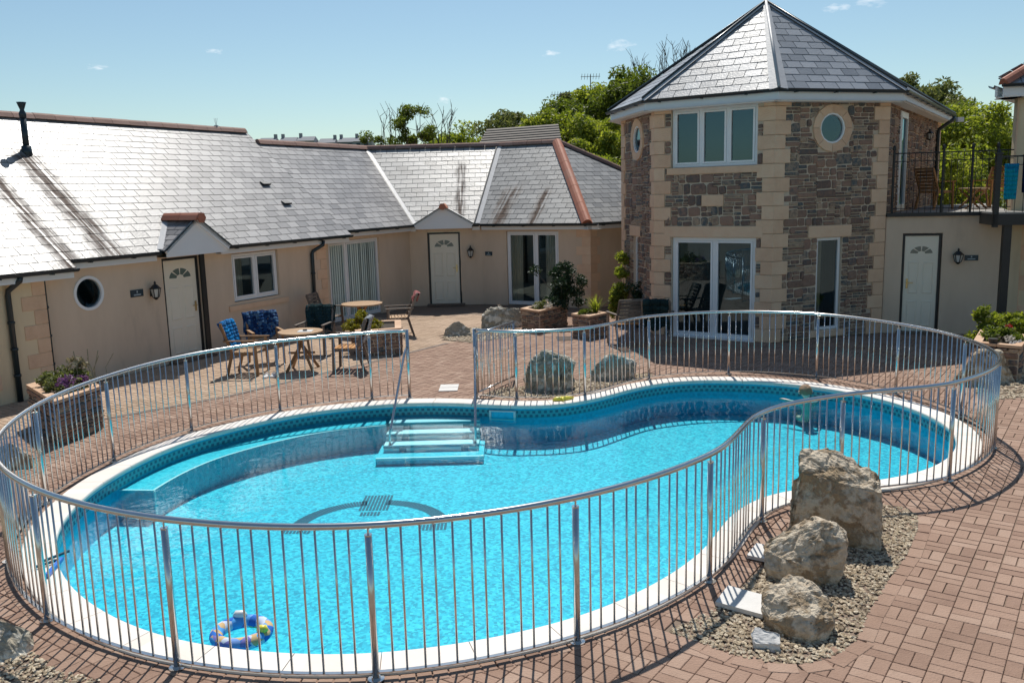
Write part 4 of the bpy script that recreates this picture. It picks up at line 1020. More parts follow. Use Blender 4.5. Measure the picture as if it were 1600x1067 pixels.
# walls
g0 = -2.58
wall_mesh(Wall(wing.A, 63.46, .12), -7.5, g0, 0, 2.12, [], name='wall', mat='render_cream', parent=bw)
m = MB(); w0 = Wall(wing.A, 63.46, .12)
wall_mesh(wing, g0, 4.9, 0, 2.16, [(-.02, .92, 0, 2.03), (1.80, 3.22, .97, 1.98)], [(-1.665, 1.56, .285)], parent=bw)
w3 = Wall(wing.A, 63.46, -.15); uc = (Vector((-2.62, 24.7))-w3.A).dot(w3.d)+.0
cw = Wall((-2.24, 24.7), 0)
# corner of wing wall and middle wall
uc = (24.7-w3.A.y)/w3.d.y; cx0 = w3.P(uc, 0).x
wall_mesh(w3, 4.9, uc, 0, 2.22, [(5.19, 7.34, .0, 2.02)], parent=bw)
m = MB(); wing.box(m, 4.88, 4.9, 0, 2.16, -.16, 0); wing.box(m, g0-.02, g0+.0, 0, 2.1, -.02, .12); m.build('wall_return', 'render', bw)
quoins(w0, g0, -1, .0, 2.1, .235, .22, .42, bw, flip=1)
quoins(wing, 4.9, -1, 0, 2.14, .235, .22, .36, bw, flip=0)
quoins(w0, -3.9, 1, 0, 2.1, .235, .22, .42, bw, flip=0)
door(wing, 0.0, .90, .0, 2.02, bw, hinge='l')
m = MB(); wing.box(m, .915, 1.03, .0, 2.1, -.01, .03); m.build('dark_pipe_boxing', 'black', bw)
m = MB(); wing.box(m, -.06, .98, .0, .05, .0, .22); m.build('door_step', 'drain', bw)
frame_window(wing, 1.82, 3.20, .985, 1.965, [2.52], bw, inner='curtain_left')
m = MB(); wing.box(m, 1.62, 3.45, .80, .905, -.02, .035); m.build('window_sill', 'quoin', bw)
round_window(wing, -1.665, 1.56, .24, .30, bw, o=-.0)
frame_window(w3, 5.20, 7.33, .03, 2.01, [5.93], bw, inner='blind', name='patio_door')
# fascia, gutters, soffits
def fas(w, u0, u1, o, zt, parent, h=.15, so=.0):
    m = MB(); w.box(m, u0, u1, zt-h, zt-.005, o-.10, o-.08); w.box(m, u0, u1, zt-h, zt-h+.015, so, o-.10); return m.build('fascia', 'fascia', parent)
fas(wing, -7.5, E1, o0, roof_z_w(o0)-.01, bw); fas(wing, E1, -.27, o2, roof_z_w(o2)-.01, bw, so=-.02); fas(wing, 1.36, E2, o2, roof_z_w(o2)-.01, bw, so=-.02); fas(wing, E2, uv1-.05, o3, roof_z_w(o3)-.01, bw, so=-.17)
gutter(wing, E0, E1+.03, roof_z_w(o0)-.005, o0-.01, bw); gutter(wing, E1, -.25, roof_z_w(o2)-.005, o2-.01, bw); gutter(wing, 1.33, E2+.03, roof_z_w(o2)-.005, o2-.01, bw); gutter(wing, E2, uv1-.02, roof_z_w(o3)-.005, o3-.01, bw)
downpipe([wing.P(-3.13, 2.0, .36), wing.P(-3.13, 1.93, .34), wing.P(-3.24, 1.78, .19), wing.P(-3.24, 1.7, .17), wing.P(-3.24, 0, .17)], bw, .045)
downpipe([wing.P(-2.52, 2.08, .04), wing.P(-2.52, 1.9, .04), wing.P(-2.52, 0, .04)], bw, .03)
downpipe([wing.P(4.55, 2.10, .23), wing.P(4.55, 2.0, .22), wing.P(4.36, 1.86, .06), wing.P(4.33, 1.8, .055), wing.P(4.33, 0, .055)], bw, .042)
# porch gable
def porch(w, uc_, half, zb, zt, o, zroof, parent, ridge_end, smat, az_l, az_r):
    """small gabled hood that cuts into the main roof"""
    pk = w.P(uc_, zt, o); l = w.P(uc_-half, zb, o); r_ = w.P(uc_+half, zb, o)
    def backp(u, z): # where height z meets the main roof
        return w.P(u, z, zroof(z))
    m = MB(); m.face([w.P(uc_-half+.02, zb-.12, o-.05), w.P(uc_+half-.02, zb-.12, o-.05), w.P(uc_+half-.02, zb, o-.05), w.P(uc_, zt-.05, o-.05), w.P(uc_-half+.02, zb, o-.05)])
    m.face([w.P(uc_-half+.02, zb-.12, o-.05), w.P(uc_+half-.02, zb-.12, o-.05), w.P(uc_+half-.02, zb-.12, -.05), w.P(uc_-half+.02, zb-.12, -.05)]); gp = m.build('gable_panel', 'fascia', parent)
    for sg in (-1, 1):
        m = MB(); a0, a1 = w.P(uc_+sg*half*1.0, zb-.03, o-.03), w.P(uc_, zt-.02, o-.03); m.bar(a0, a1, .04, .10, (0, 0, 1)); m.build('barge_board', 'fascia', gp)
        m = MB(); m.bar(w.P(uc_+sg*half*1.06, zb+.0, o-.01), w.P(uc_, zt+.045, o-.01), .035, .022, (0, 0, 1)); m.build('verge_trim', 'gutter', gp)
    bk = backp(uc_, zt)
    for sg in (-1, 1):
        e = w.P(uc_+sg*half, zb, o); poly = [e, pk, bk, backp(uc_+sg*half, zb)] if sg < 0 else [pk, e, backp(uc_+sg*half, zb), bk]
        deck(parent, [poly]); 
        m = MB(); m.bar(backp(uc_+sg*half, zb)+Vector((0, 0, .03)), bk+Vector((0, 0, .03)), .13, .012); m.build('valley_lead', 'lead', parent)
    # slates of the two little slopes
    return [([w.P(uc_-half, zb, o), pk, bk, backp(uc_-half, zb)], az_l), ([pk, w.P(uc_+half, zb, o), backp(uc_+half, zb), bk], az_r)], (pk, bk)
zr_w = lambda z: .25-(z-ZE)/TP
ps, (pk, bk) = porch(wing, .555, .80, 2.19, 2.74, .42, zr_w, bw, None, None, 63.46+90, 63.46+90)
slates(bw, ps, M['slate_w'], .25, .16, 0)
ridge_tiles(bw, pk+Vector((wing.n.x*.09, wing.n.y*.09, .04)), bk+Vector((0, 0, .04)), 'ridge', .13, .09, .5)
q = pk+Vector((wing.n.x*.095, wing.n.y*.095, .03)); m = MB(); m.hexa([q+Vector((*wing.d, 0))*.105*math.cos(R(a))+Vector((0, 0, .105*math.sin(R(a)))) for a in range(0, 360, 60)], [q+Vector((wing.n.x, wing.n.y, 0))*.03+Vector((*wing.d, 0))*.105*math.cos(R(a))+Vector((0, 0, .105*math.sin(R(a)))) for a in range(0, 360, 60)]); fixn(m.build('ridge_end_tile', 'ridge', bw))
# flue, roof vents
m = MB(); fb = wp((Vector((-8.97, 16.7))-wing.A).dot(wing.d), 4.05)
m.tube([fb-Vector((0, 0, .1)), fb+Vector((0, 0, .12))], [.10, .085], 14); m.tube([fb, fb+Vector((0, 0, .62))], .055, 14); m.tube([fb+Vector((0, 0, .62)), fb+Vector((0, 0, .70)), fb+Vector((0, 0, .76)), fb+Vector((0, 0, .86)), fb+Vector((0, 0, .90))], [.06, .065, .035, .07, .085], 14)
m.build('flue_pipe', 'gutter', bw, True)
for (x, y, z) in ((-5.8, 21.22, 3.39), (-5.29, 21.03, 2.93)):
    u = (Vector((x, y))-wing.A).dot(wing.d); c0 = wp(u, z); m = MB(); dn = Vector((wing.n.x*.77, wing.n.y*.77, -.64)); nrm = Vector((wing.n.x*.64, wing.n.y*.64, .77)); dd = Vector((*wing.d, 0))
    A_ = [c0-dd*.13+nrm*.02, c0+dd*.13+nrm*.02, c0+dd*.11-dn*.14+nrm*.02, c0-dd*.11-dn*.14+nrm*.02]; m.hexa(A_, [A_[0]+nrm*.05, A_[1]+nrm*.05, A_[2]+nrm*.01, A_[3]+nrm*.01]); fixn(m.build('roof_vent', 'black', bw))
# valley lead between wing and middle
for a, b, par in ((Vector((*v25, roof_z_w(o3))), Vector((*vl1, ZR)), bw),):
    m = MB(); m.bar(a+Vector((0, 0, .028)), b+Vector((0, 0, .028)), .16, .01); m.build('valley_lead', 'lead', par)
    m = MB(); sdv = Vector((-.06, -.035, .034)); m.bar(a+sdv, b+sdv, .03, .02); m.build('valley_gap', 'black', par)

# ---- middle bungalow
bc = bungalow('bungalow', (-2.2, 24.7, 0), 'middle bungalow facing the camera with white door under a small gable')
polyM = [Vector((*vl0, ZC)), Vector((*vr0, ZC)), Vector((*vr1, ZR)), Vector((*vl1, ZR))]
deck(bc, [polyM]); slates(bc, [(polyM, 0)], M['slate_c'])
m = MB(); a, b = polyM[3], polyM[2]; m.face([a, b, b+Vector((0, 2.6, -2.2)), a+Vector((0, 2.6, -2.2))]); m.build('back_roof', M['slate_c'], bc)
ridge_tiles(bc, a+Vector((0, 0, .02)), b+Vector((0, 0, .02)))
cq = rw.P(0, 0, -.3); t_ = (24.7-rw.P(0, 0, -.3).y)/rw.d.y; xr0 = rw.P(t_, 0, -.3).x
wall_mesh(cw, cx0+2.24, xr0+2.24, 0, 2.25, [(-.05, .87, 0, 2.05)], parent=bc)
door(cw, -.04, .86, 0, 2.04, bc, hinge='l')
zr_c = lambda z: (24.7-YC)-(z-ZC)/TP
ps, (pk, bk) = porch(cw, .44, .80, 2.27, 2.73, .36, zr_c, bc, None, None, 90, 90)
slates(bc, ps, M['slate_c'], .25, .16, 0); ridge_tiles(bc, pk+Vector((0, -.05, .03)), bk+Vector((0, 0, .03)), 'ridge', .12, .08, .5)
q = pk+Vector((0, -.10, .03)); m = MB(); m.hexa([q+Vector((.095*math.cos(R(a)), 0, .095*math.sin(R(a)))) for a in range(0, 360, 60)], [q+Vector((.095*math.cos(R(a)), -.03, .095*math.sin(R(a)))) for a in range(0, 360, 60)]); fixn(m.build('ridge_end_tile', 'ridge', bc))
fas(cw, cx0+2.3, -.34, .26, ZC-.01, bc, so=-.1); fas(cw, 1.22, xr0+2.2, .26, ZC-.01, bc, so=-.1)
gutter(cw, cx0+2.42, -.34, ZC-.005, .27, bc); gutter(cw, 1.22, xr0+2.24-.06, ZC-.005, .27, bc)
m = MB(); cw.box(m, -.1, .95, 0, .05, 0, .25); m.build('door_step', 'drain', bc)

# ---- right bungalow with the hipped end
br_ = bungalow('bungalow', (1.2, 23.5, 0), 'right hand bungalow with hipped slate roof, orange hip tiles and glass patio doors')
uh = 3.29; uRr = (vr1-rw.A).dot(rw.d); urr = 1.66+uRr*0
r_end = rp_((Vector((1.41, 26.1))-rw.A).dot(rw.d), ZR)
hipb = rw.P(uh, ZC, 0)
polyR = [Vector((*vr0, ZC)), hipb, r_end, Vector((*vr1, ZR))]
d45 = Wall(rw.P(uh, 0, 0), 41.); sideE = d45.P(3.6, ZC, 0)
# hip end plane goes through hip line and the side eave
deck(br_, [polyR]); 
far = r_end+Vector((*d45.d, 0))*3.2
sideR = [hipb, sideE, far+Vector((0, 0, -1.55)), r_end]
nrm_ = (sideE-hipb).cross(r_end-hipb); fz = r_end+(sideE-hipb)*.92; 
sideR = [hipb, sideE, fz+(hipb-r_end)*.55, r_end]
deck(br_, [sideR]); slates(br_, [(polyR, raz), (sideR, 41.)], M['slate_r'])
m = MB(); m.face([Vector((*vr1, ZR)), r_end, fz+(hipb-r_end)*.55, Vector((*vr1, ZR))+Vector((1.5, 3, -2.6))]); m.build('back_roof', M['slate_r'], br_)
ridge_tiles(br_, Vector((*vr1, ZR+.02)), r_end+Vector((0, 0, .02)))
ridge_tiles(br_, hipb+Vector((0, 0, .04)), r_end+Vector((0, 0, .04)), 'ridge', .15, .07, .4, 'hip_tile')
ridge_tiles(br_, r_end+Vector((0, 0, .02)), fz+(hipb-r_end)*.55+Vector((0, 0, .02)))
wr = Wall(RA, raz, -.3); t_ = (24.7-wr.A.y)/wr.d.y
ucor = 3.24
wall_mesh(wr, t_, ucor, 0, 2.24, [(.74, 2.32, .0, 2.04)], parent=br_)
wcn = wr.P(ucor, 0); ws = Wall((wcn.x, wcn.y), 38.); wall_mesh(ws, 0, 3.4, 0, 2.24, [], parent=br_)
frame_window(wr, .75, 2.31, .03, 2.03, [1.62], br_, inner='curtain', name='patio_door')
quoins(wr, ucor, -1, 0, 2.22, .235, .24, .40, br_, flip=1); quoins(ws, 0, 1, 0, 2.22, .235, .24, .34, br_, flip=0)
fas(wr, t_+.1, ucor+.3, .26, ZC-.01, br_, so=-.02); gutter(wr, t_+.15, ucor+.32, ZC-.005, .29, br_)
fas(ws, -.25, 3.4, .26, ZC-.01, br_, so=-.02); gutter(ws, -.2, 3.4, ZC-.005, .29, br_)
m = MB(); m.bar(Vector((*vr0, ZC+.028)), Vector((*vr1, ZR+.028)), .17, .01); m.build('valley_lead', 'lead', br_)
m = MB(); m.bar(Vector((vr0.x-.07, vr0.y, ZC+.05)), Vector((vr1.x-.07, vr1.y, ZR+.04)), .03, .02); m.build('valley_gap', 'black', br_)

# ================================================================== TOWER HOUSE
V = [Vector((3.09, 18.73)), Vector((5.15, 17.30)), Vector((7.67, 18.13))]
def azi(a, b): return math.degrees(math.atan2((b-a).y, (b-a).x))
t1, t2 = Wall(V[0], azi(V[0], V[1])), Wall(V[1], azi(V[1], V[2])); L1_, L2_ = (V[1]-V[0]).length, (V[2]-V[1]).length
V0 = V[0]+Vector((-.155, .988))*2.42; t0 = Wall(V0, azi(V0, V[0])); L0_ = 2.42
d3 = Vector((math.cos(R(57.6)), math.sin(R(57.6)))); V4 = V[2]+d3*8.1; t3 = Wall(V[2], 57.6)
tower = thing('tower_house', (5.5, 19.5, 0), 'two storey stone house with pyramid slate roof, sandstone quoins and round upper windows', 'house')
ZT = 4.74
r1s = [(.38, 2.18, .0, 2.08), (.36, 2.17, 3.50, 4.67)]
r2s = [(1.04, 1.64, .17, 2.04)]
wall_mesh(t1, 0, L1_, 0, ZT, r1s, name='wall', mat='mortar', parent=tower)
wall_mesh(t2, 0, L2_, 0, ZT, r2s, [(1.305, 4.17, .285)], mat='mortar', parent=tower)
wall_mesh(t0, 0, L0_, 0, ZT, [(.86, 1.24, .17, 2.04)], [(1.20, 4.17, .285)], mat='mortar', parent=tower)
wall_mesh(t3, 0, 8.1, 0, ZT, [(1.35, 2.35, 2.47, 4.6)], mat='mortar', parent=tower)
CH = .27
def qlim(L_, sl, ll, sr, lr, f0=0, f1=0):
    def f(z):
        k = int(z/CH); return ((ll if (k+f0) % 2 else sl), L_-(lr if (k+f1) % 2 else sr))
    return f
def blocks(w, lst, parent):
    for nm, a, b, c, d in lst:
        m = MB(); g_ = .004
        B_ = [w.P(a, c, -.02), w.P(b, c, -.02), w.P(b, d, -.02), w.P(a, d, -.02)]; T_ = [w.P(a, c, .03), w.P(b, c, .03), w.P(b, d, .03), w.P(a, d, .03)]; T2 = [w.P(a+.008, c+.008, .038), w.P(b-.008, c+.008, .038), w.P(b-.008, d-.008, .038), w.P(a+.008, d-.008, .038)]
        m.add(B_+T_+T2, [(8, 9, 10, 11)]+[(i, (i+1) % 4, 4+(i+1) % 4, 4+i) for i in range(4)]+[(4+i, 4+(i+1) % 4, 8+(i+1) % 4, 8+i) for i in range(4)]); m.build(nm, 'quoin', parent)
blk1 = [('lintel', .22, 2.32, 2.085, 2.31), ('window_sill', .27, 2.27, 3.36, 3.495), ('date_stone', 1.04, 1.50, 2.71, 2.94)]
blk2 = [('lintel', .81, 1.84, 2.045, 2.28), ('window_sill', .90, 1.78, .03, .165)]
blk0 = [('lintel', .66, 1.44, 2.045, 2.28)]
blocks(t1, blk1, tower); blocks(t2, blk2, tower); blocks(t0, blk0, tower)
for w, L_, a in ((t1, L1_, ((.22, .36, 0), (.22, .33, 1))), (t2, L2_, ((.22, .34, 0), (.24, .36, 1))), (t0, L0_, ((.2, .3, 0), (.18, .28, 1)))):
    quoins(w, 0, 1, 0, ZT, CH, a[0][0], a[0][1], tower, .034, a[0][2]); quoins(w, L_, -1, 0, ZT, CH, a[1][0], a[1][1], tower, .034, a[1][2])
quoins(t3, 8.1, -1, 0, ZT, CH, .4, .7, tower, .022, 0)
def ring_stones(w, cu, cz, r0, r1, n, parent):
    for k in range(n):
        a0, a1 = 2*math.pi*(k+.012)/n, 2*math.pi*(k+.988)/n; pts = [(cu+r_*math.cos(a), cz+r_*math.sin(a)) for r_, aa in ((r0, (a0, (a0+a1)/2, a1)), (r1, (a1, (a0+a1)/2, a0))) for a in aa]
        m = MB(); m.hexa([w.P(*q, -.02) for q in pts], [w.P(*q, .036) for q in pts]); fixn(m.build('surround_stone', 'quoin', parent))
ring_stones(t2, 1.305, 4.17, .295, .455, 8, tower); ring_stones(t0, 1.20, 4.17, .295, .455, 8, tower)
ex1 = r1s+[q[1:] for q in blk1]; ex2 = r2s+[q[1:] for q in blk2]; ex0 = [(.86, 1.24, .17, 2.04)]+[q[1:] for q in blk0]
S = stones(tower, t1, 0, L1_, 0, ZT, ex1, [], qlim(L1_, .225, .365, .225, .335, 0, 1), 0, 21)+stones(tower, t2, 0, L2_, 0, ZT, ex2, [(1.305, 4.17, .455)], qlim(L2_, .225, .345, .245, .365, 0, 1), 0, 22)
place_stones(tower, S, 300)
S = stones(tower, t0, 0, L0_, 0, ZT, ex0, [(1.20, 4.17, .455)], qlim(L0_, .205, .305, .185, .285, 0, 1), 0, 23)+stones(tower, t3, 0, 8.1, 0, ZT, [(1.35, 2.35, 2.47, 4.6)], [], lambda z: (.0, 7.4), 0, 24, smin=.2, smax=.6)
place_stones(tower, S, 0)
frame_window(t1, .385, 2.175, .0, 2.08, [1.30], tower, inner='none', name='patio_door', fr=.07)
m = MB(); t1.box(m, .36, 2.2, -.0, .035, -.05, .09); m.build('door_threshold', 'upvc', tower)
frame_window(t1, .37, 2.16, 3.505, 4.665, [.98, 1.55], tower, inner='none')
frame_window(t2, 1.045, 1.635, .175, 2.035, [], tower, inner='curtain_left', sashes=False)
frame_window(t0, .865, 1.235, .175, 2.035, [], tower, inner='none', sashes=False)
round_window(t2, 1.305, 4.17, .25, .31, tower, o=-.0); round_window(t0, 1.20, 4.17, .25, .31, tower, o=-.0)
frame_window(t3, 1.36, 2.34, 2.48, 4.59, [], tower, inner='none', name='terrace_door', fr=.09, o=.03)
# roof
ZEt = 4.87; sc = (3.1-4.87)/(3.1-4.9); E_ = [Vector(q)*sc for q in ((2.417, 21.53), (2.837, 18.86), (5.183, 17.224), (8.024, 18.156), (12.58, 25.34))]
apx = Vector((5.42, 19.05, 6.80))
bk1, bk2 = Vector((9.5, 28.0, ZEt)), Vector((4.0, 25.5, ZEt))
E3 = [Vector((q.x, q.y, ZEt)) for q in E_]
faces = [(E3[i], E3[i+1]) for i in range(4)]
polyT = [[a, b, apx] for a, b in faces]
deck(tower, polyT+[[E3[4], bk1, apx], [bk1, bk2, apx], [bk2, E3[0], apx]])
m = MB(); m.face([q-Vector((0, 0, .2)) for q in E3]+[bk1-Vector((0, 0, .2)), bk2-Vector((0, 0, .2))]); m.build('soffit', 'fascia', tower)
slates(tower, [([a, b, apx], azi(a.xy, b.xy)) for a, b in faces], M['slate_t'], .34, .205)
for k, e in enumerate(E3[:5]):
    d = (apx-e); m = MB()
    if 0 < k < 4:
        for nb in (E3[k-1], E3[k+1]):
            hd = (nb-e).normalized(); nf = (nb-e).cross(apx-e).normalized(); nf = nf if nf.z > 0 else -nf
            inn_ = nf.cross(d.normalized()); inn_ = inn_ if inn_.dot(hd) > 0 else -inn_
            a0, a1 = e+nf*.028, apx+nf*.028; wdt = .17 if k == 2 else .10
            q = MB(); q.hexa([a0, a0+inn_*wdt, a1+inn_*.05, a1], [p_+nf*.006 for p_ in (a0, a0+inn_*wdt, a1+inn_*.05, a1)]); fixn(q.build('hip_flashing', 'lead', tower))
    m.tube([e+Vector((0, 0, .045)), apx+Vector((0, 0, .045))], .032, 8); m.build('hip_roll', 'lead' if k == 2 else 'gutter', tower, True)
for k, (a, b) in enumerate(faces):
    w = Wall(a.xy, azi(a.xy, b.xy)); l = (b-a).length
    m = MB(); w.box(m, .02, l-.02, ZEt-.2, ZEt-.015, -.08, -.06); w.box(m, .1, l-.1, ZEt-.215, ZEt-.2, -.36, -.055); m.build('fascia', 'fascia', tower)
    gutter(w, -.02, l+.02, ZEt-.0, .0, tower)
m = MB(); t1.box(m, 0, L1_, ZT-.02, ZEt-.14, -.2, -.005); t2.box(m, 0, L2_, ZT-.02, ZEt-.14, -.2, -.005); m.build('wall_top', 'mortar', tower)
downpipe([t3.P(7.3, 4.78, .42), t3.P(7.3, 4.70, .40), t3.P(7.22, 4.45, .07), t3.P(7.2, 4.3, .06), t3.P(7.2, 2.45, .06)], tower, .05)
m = MB(); q = t3.P(7.2, 4.74, .55); m.box(q.x-.06, q.x+.1, q.y-.06, q.y+.06, 4.62, 4.74); m.build('floodlight', 'white_plastic', tower)

# ================================================================== LINK AND RIGHT HOUSE
lw = Wall((7.72, 18.14), -15.); 
link = thing('link_building', (8.7, 18.0, 0), 'flat roofed beige link with white front door between the stone tower and the right house', 'building')
wall_mesh(lw, 0, 2.28, 0, 2.40, [(.33, 1.08, 0, 2.06)], parent=link)
door(lw, .34, 1.07, 0, 2.05, link, hinge='r')
m = MB(); lw.box(m, -.0, 2.5, 2.40, 2.47, -.25, .07); m.build('parapet_edge', 'black', link)
ta, tb = lw.P(0, 2.45, -.25), lw.P(2.4, 2.45, -.25); m = MB(); m.hexa([(ta.x, ta.y, 2.36), (tb.x, tb.y, 2.36), (13.2, 24.5, 2.36), (11.2, 23.9, 2.36)], [(ta.x, ta.y, 2.452), (tb.x, tb.y, 2.452), (13.2, 24.5, 2.452), (11.2, 23.9, 2.452)]); m.build('terrace_floor', 'terrace', link)
m = MB(); lw.box(m, .28, 1.13, 0, .05, 0, .2); m.build('door_step', 'drain', link)
rh = thing('right_house', (11, 17.4, 0), 'cream house with sandstone corner blocks and red hipped roof at the right edge', 'house')
RW = Wall((9.93, 17.55), -12.); RS = Wall((9.93+math.cos(R(50))*7, 17.55+math.sin(R(50))*7), 50-180.)
wall_mesh(RW, 0, 4.5, 0, 4.75, [(1.1, 2.4, 2.5, 4.5)], mat='render_cream', parent=rh); wall_mesh(RS, 0, 7, 0, 4.75, [], mat='render_cream', parent=rh)
frame_window(RW, 1.11, 2.39, 2.5, 4.49, [1.75], rh, inner='curtain')
quoins(RW, 0, 1, 0, 4.74, .30, .24, .42, rh, flip=0); quoins(RS, 7, -1, 0, 4.74, .30, .24, .42, rh, flip=1)
er, ef, e2 = RW.P(-.42, 4.87, .42), RW.P(4.6, 4.87, .42), RS.P(0, 4.87, .42); ap2 = RW.P(3.2, 6.9, -1.9)
deck(rh, [[er, ef, ap2], [e2, er, ap2]]); slates(rh, [([er, ef, ap2], -12), ([e2, er, ap2], 50)], M['slate_t'], .34, .2, 120)
ridge_tiles(rh, er+Vector((0, 0, .04)), ap2+Vector((0, 0, .04)), 'ridge', .12, .07, .4, 'hip_tile')
m = MB(); RW.box(m, -.38, 4.6, 4.66, 4.85, .30, .34); RW.box(m, -.34, 4.6, 4.64, 4.66, -.3, .33); RS.box(m, 0, 7.38, 4.66, 4.85, .30, .34); RS.box(m, 0, 7.34, 4.64, 4.66, -.1, .33); m.build('fascia', 'fascia', rh)
gutter(RW, -.42, 4.6, 4.875, .40, rh); gutter(RS, 0, 7.42, 4.875, .40, rh)
# balcony of the right house
BW = Wall((9.17, 16.78), -13.)
bal_ = thing('balcony', (9.4, 16.8, 0), 'black steel balcony on a square post in front of the right house', 'balcony')
m = MB(); BW.box(m, 0, 4.2, 2.24, 2.45, -.06, 0); BW.box(m, 0, .08, 2.24, 2.45, -.9, -.06); m.build('edge_beam', 'black', bal_)
m = MB(); BW.box(m, .02, 4.2, 2.45, 2.48, -1.0, -.0); m.build('deck_board', 'terrace', bal_)
m = MB(); BW.box(m, .22, .36, 0, 2.24, -.22, -.08); m.build('post', 'black', bal_)
m = MB(); BW.box(m, 0, 4.2, 3.50, 3.53, -.05, -.02); m.build('top_rail', 'black', bal_)
m = MB(); BW.box(m, 0, 4.2, 3.35, 3.365, -.045, -.025); m.build('middle_rail', 'black', bal_)
m = MB(); BW.box(m, 0, .09, 2.2, 3.56, -.09, .0); BW.box(m, -.02, .11, 3.56, 3.59, -.11, .02); m.tube([BW.P(.045, 3.59, -.045), BW.P(.045, 3.66, -.045)], [.035, .012], 8); m.build('corner_post', 'black', bal_)
for k in range(28):
    m = MB(); m.tube([BW.P(.22+k*.14, 2.48, -.035), BW.P(.22+k*.14, 3.5, -.035)], .006, 6); m.build('baluster', 'black', bal_)
# terrace railing
tr_ = thing('terrace_railing', (8.8, 18, 2.47), 'thin black railing with ball topped posts along the flat link roof', 'railing')
for z, r_ in ((3.66, .013), (3.50, .009), (2.56, .009)):
    m = MB(); m.tube([lw.P(.1, z, -.02), lw.P(2.35, z, -.02)], r_, 6); m.build('rail', 'black', tr_)
for k in range(20):
    m = MB(); u = .16+k*.112; m.tube([lw.P(u, 2.47, -.02), lw.P(u, 3.66, -.02)], .006, 6); m.build('baluster', 'black', tr_)
for u in (.1, 1.02, 1.55, 2.0):
    m = MB(); m.tube([lw.P(u, 2.47, -.02), lw.P(u, 3.70, -.02)], .025, 8); m.tube([lw.P(u, 3.70, -.02), lw.P(u, 3.74, -.02), lw.P(u, 3.79, -.02), lw.P(u, 3.82, -.02)], [.02, .035, .03, .008], 8); m.build('post', 'black', tr_)

# ================================================================== BOULDERS
def rock(label, base, az, pts, seed, mat='rock', disp=.03, group=None, name='boulder', level=3):
    """boulder grown from the convex hull of a few corners, then roughened"""
    e1 = Vector((math.cos(R(az)), math.sin(R(az)), 0)); e2 = Vector((-e1.y, e1.x, 0))
    bm = bmesh.new()
    for a, b, z in pts: bm.verts.new(e1*a+e2*b+Vector((0, 0, z)))
    res = bmesh.ops.convex_hull(bm, input=bm.verts); bmesh.ops.delete(bm, geom=[v for v in bm.verts if not v.link_faces], context='VERTS')
    bmesh.ops.bevel(bm, geom=list(bm.edges), offset=min(.03, disp*.7), segments=2, affect='EDGES', profile=.6)
    bmesh.ops.triangulate(bm, faces=bm.faces)
    for _ in range(level):
        long_ = [e for e in bm.edges if e.calc_length() > .035*(1 if disp > .015 else .6)]
        if not long_: break
        bmesh.ops.subdivide_edges(bm, edges=long_, cuts=1, use_grid_fill=True); bmesh.ops.triangulate(bm, faces=bm.faces)
    bm.normal_update(); o = Vector((seed*3.1, seed*1.7, 0)); mv = []
    for v in bm.verts:
        q = v.co; n = mnoise.fractal(q*3.2+o, .9, 2.1, 6)*1.0; rdg = 1-abs(mnoise.noise(q*7+o))*2; n2 = mnoise.fractal(q*16+o, .8, 2.2, 4)
        ck = mnoise.voronoi(q*6.5+o)[0]; cr = max(0., 1-(ck[1]-ck[0])*7)
        mv.append(v.normal*(n*disp*1.25-abs(rdg)*disp*.3+n2*disp*.5-cr*disp*.55))
    for v, d in zip(bm.verts, mv): v.co += d
    me = bpy.data.meshes.new(name); bm.to_mesh(me); bm.free(); me.materials.append(M[mat]); 
    ob = bpy.data.objects.new(name, me); col.objects.link(ob); ob.location = (base[0], base[1], 0); return tag(ob, label, 'boulder', group)
rock('biggest boulder, a tall flat topped block beside the near fence', (2.74, 7.20), -19, [(-.39,.05,-.05),(.38,-.02,-.05),(-.36,.40,-.05),(.36,.42,-.05),(-.36,.08,.25),(-.30,.02,.66),(.02,-.03,.60),(.37,-.02,.53),(-.30,.22,.80),(-.08,.30,.81),(.14,.28,.74),(.36,.22,.60),(.38,.3,.1),(-.2,.38,.72)], 1, disp=.028, level=4)
rock('middle boulder leaning against the tallest one, with a pale ridged top', (2.28, 6.52), -14, [(-.30,.08,-.04),(.0,-.06,-.04),(.20,.0,-.04),(.28,.28,-.04),(-.25,.34,-.04),(-.35,.08,.20),(-.34,.18,.25),(-.28,0,.06),(.0,-.10,.20),(.28,.02,.34),(.31,.15,.40),(.14,.10,.51),(.04,.25,.50),(.25,.30,.38),(.27,.0,.12)], 2, disp=.024, level=4)
rock('squat grey boulder on the gravel, lowest of the three big ones', (1.95, 5.70), -12, [(-.22,.1,-.04),(.05,-.1,-.04),(.2,.0,-.04),(.24,.26,-.04),(-.2,.28,-.04),(-.26,.1,.12),(-.25,.2,.24),(-.05,.26,.335),(.05,.24,.33),(.26,.14,.20),(.23,.0,.13),(.06,-.12,.08),(.02,-.08,.20),(-.22,.0,.10)], 3, disp=.022, level=4)
rock('small pale wedge of rock at the front of the gravel bed', (1.67, 5.52), -10, [(-.09,0,-.02),(.09,-.02,-.02),(.1,.1,-.02),(-.06,.12,-.02),(-.11,.05,.09),(-.07,.1,.12),(.1,.06,.11),(.09,-.02,.06),(-.08,-.01,.05)], 4, 'slabwhite', .010, level=3)
rock('rugged lichen covered boulder just behind the pool fence', (.56, 13.5), 0, [(-.36,0,-.05),(.2,-.05,-.05),(.4,.15,-.05),(.3,.5,-.05),(-.3,.5,-.05),(-.38,.1,.25),(-.3,.1,.45),(-.08,.1,.62),(.1,.1,.62),(.22,.0,.55),(.24,-.02,.2),(.42,.2,.4),(.4,.4,.42),(-.1,.4,.6)], 5, 'rock_dark', .04, level=3)
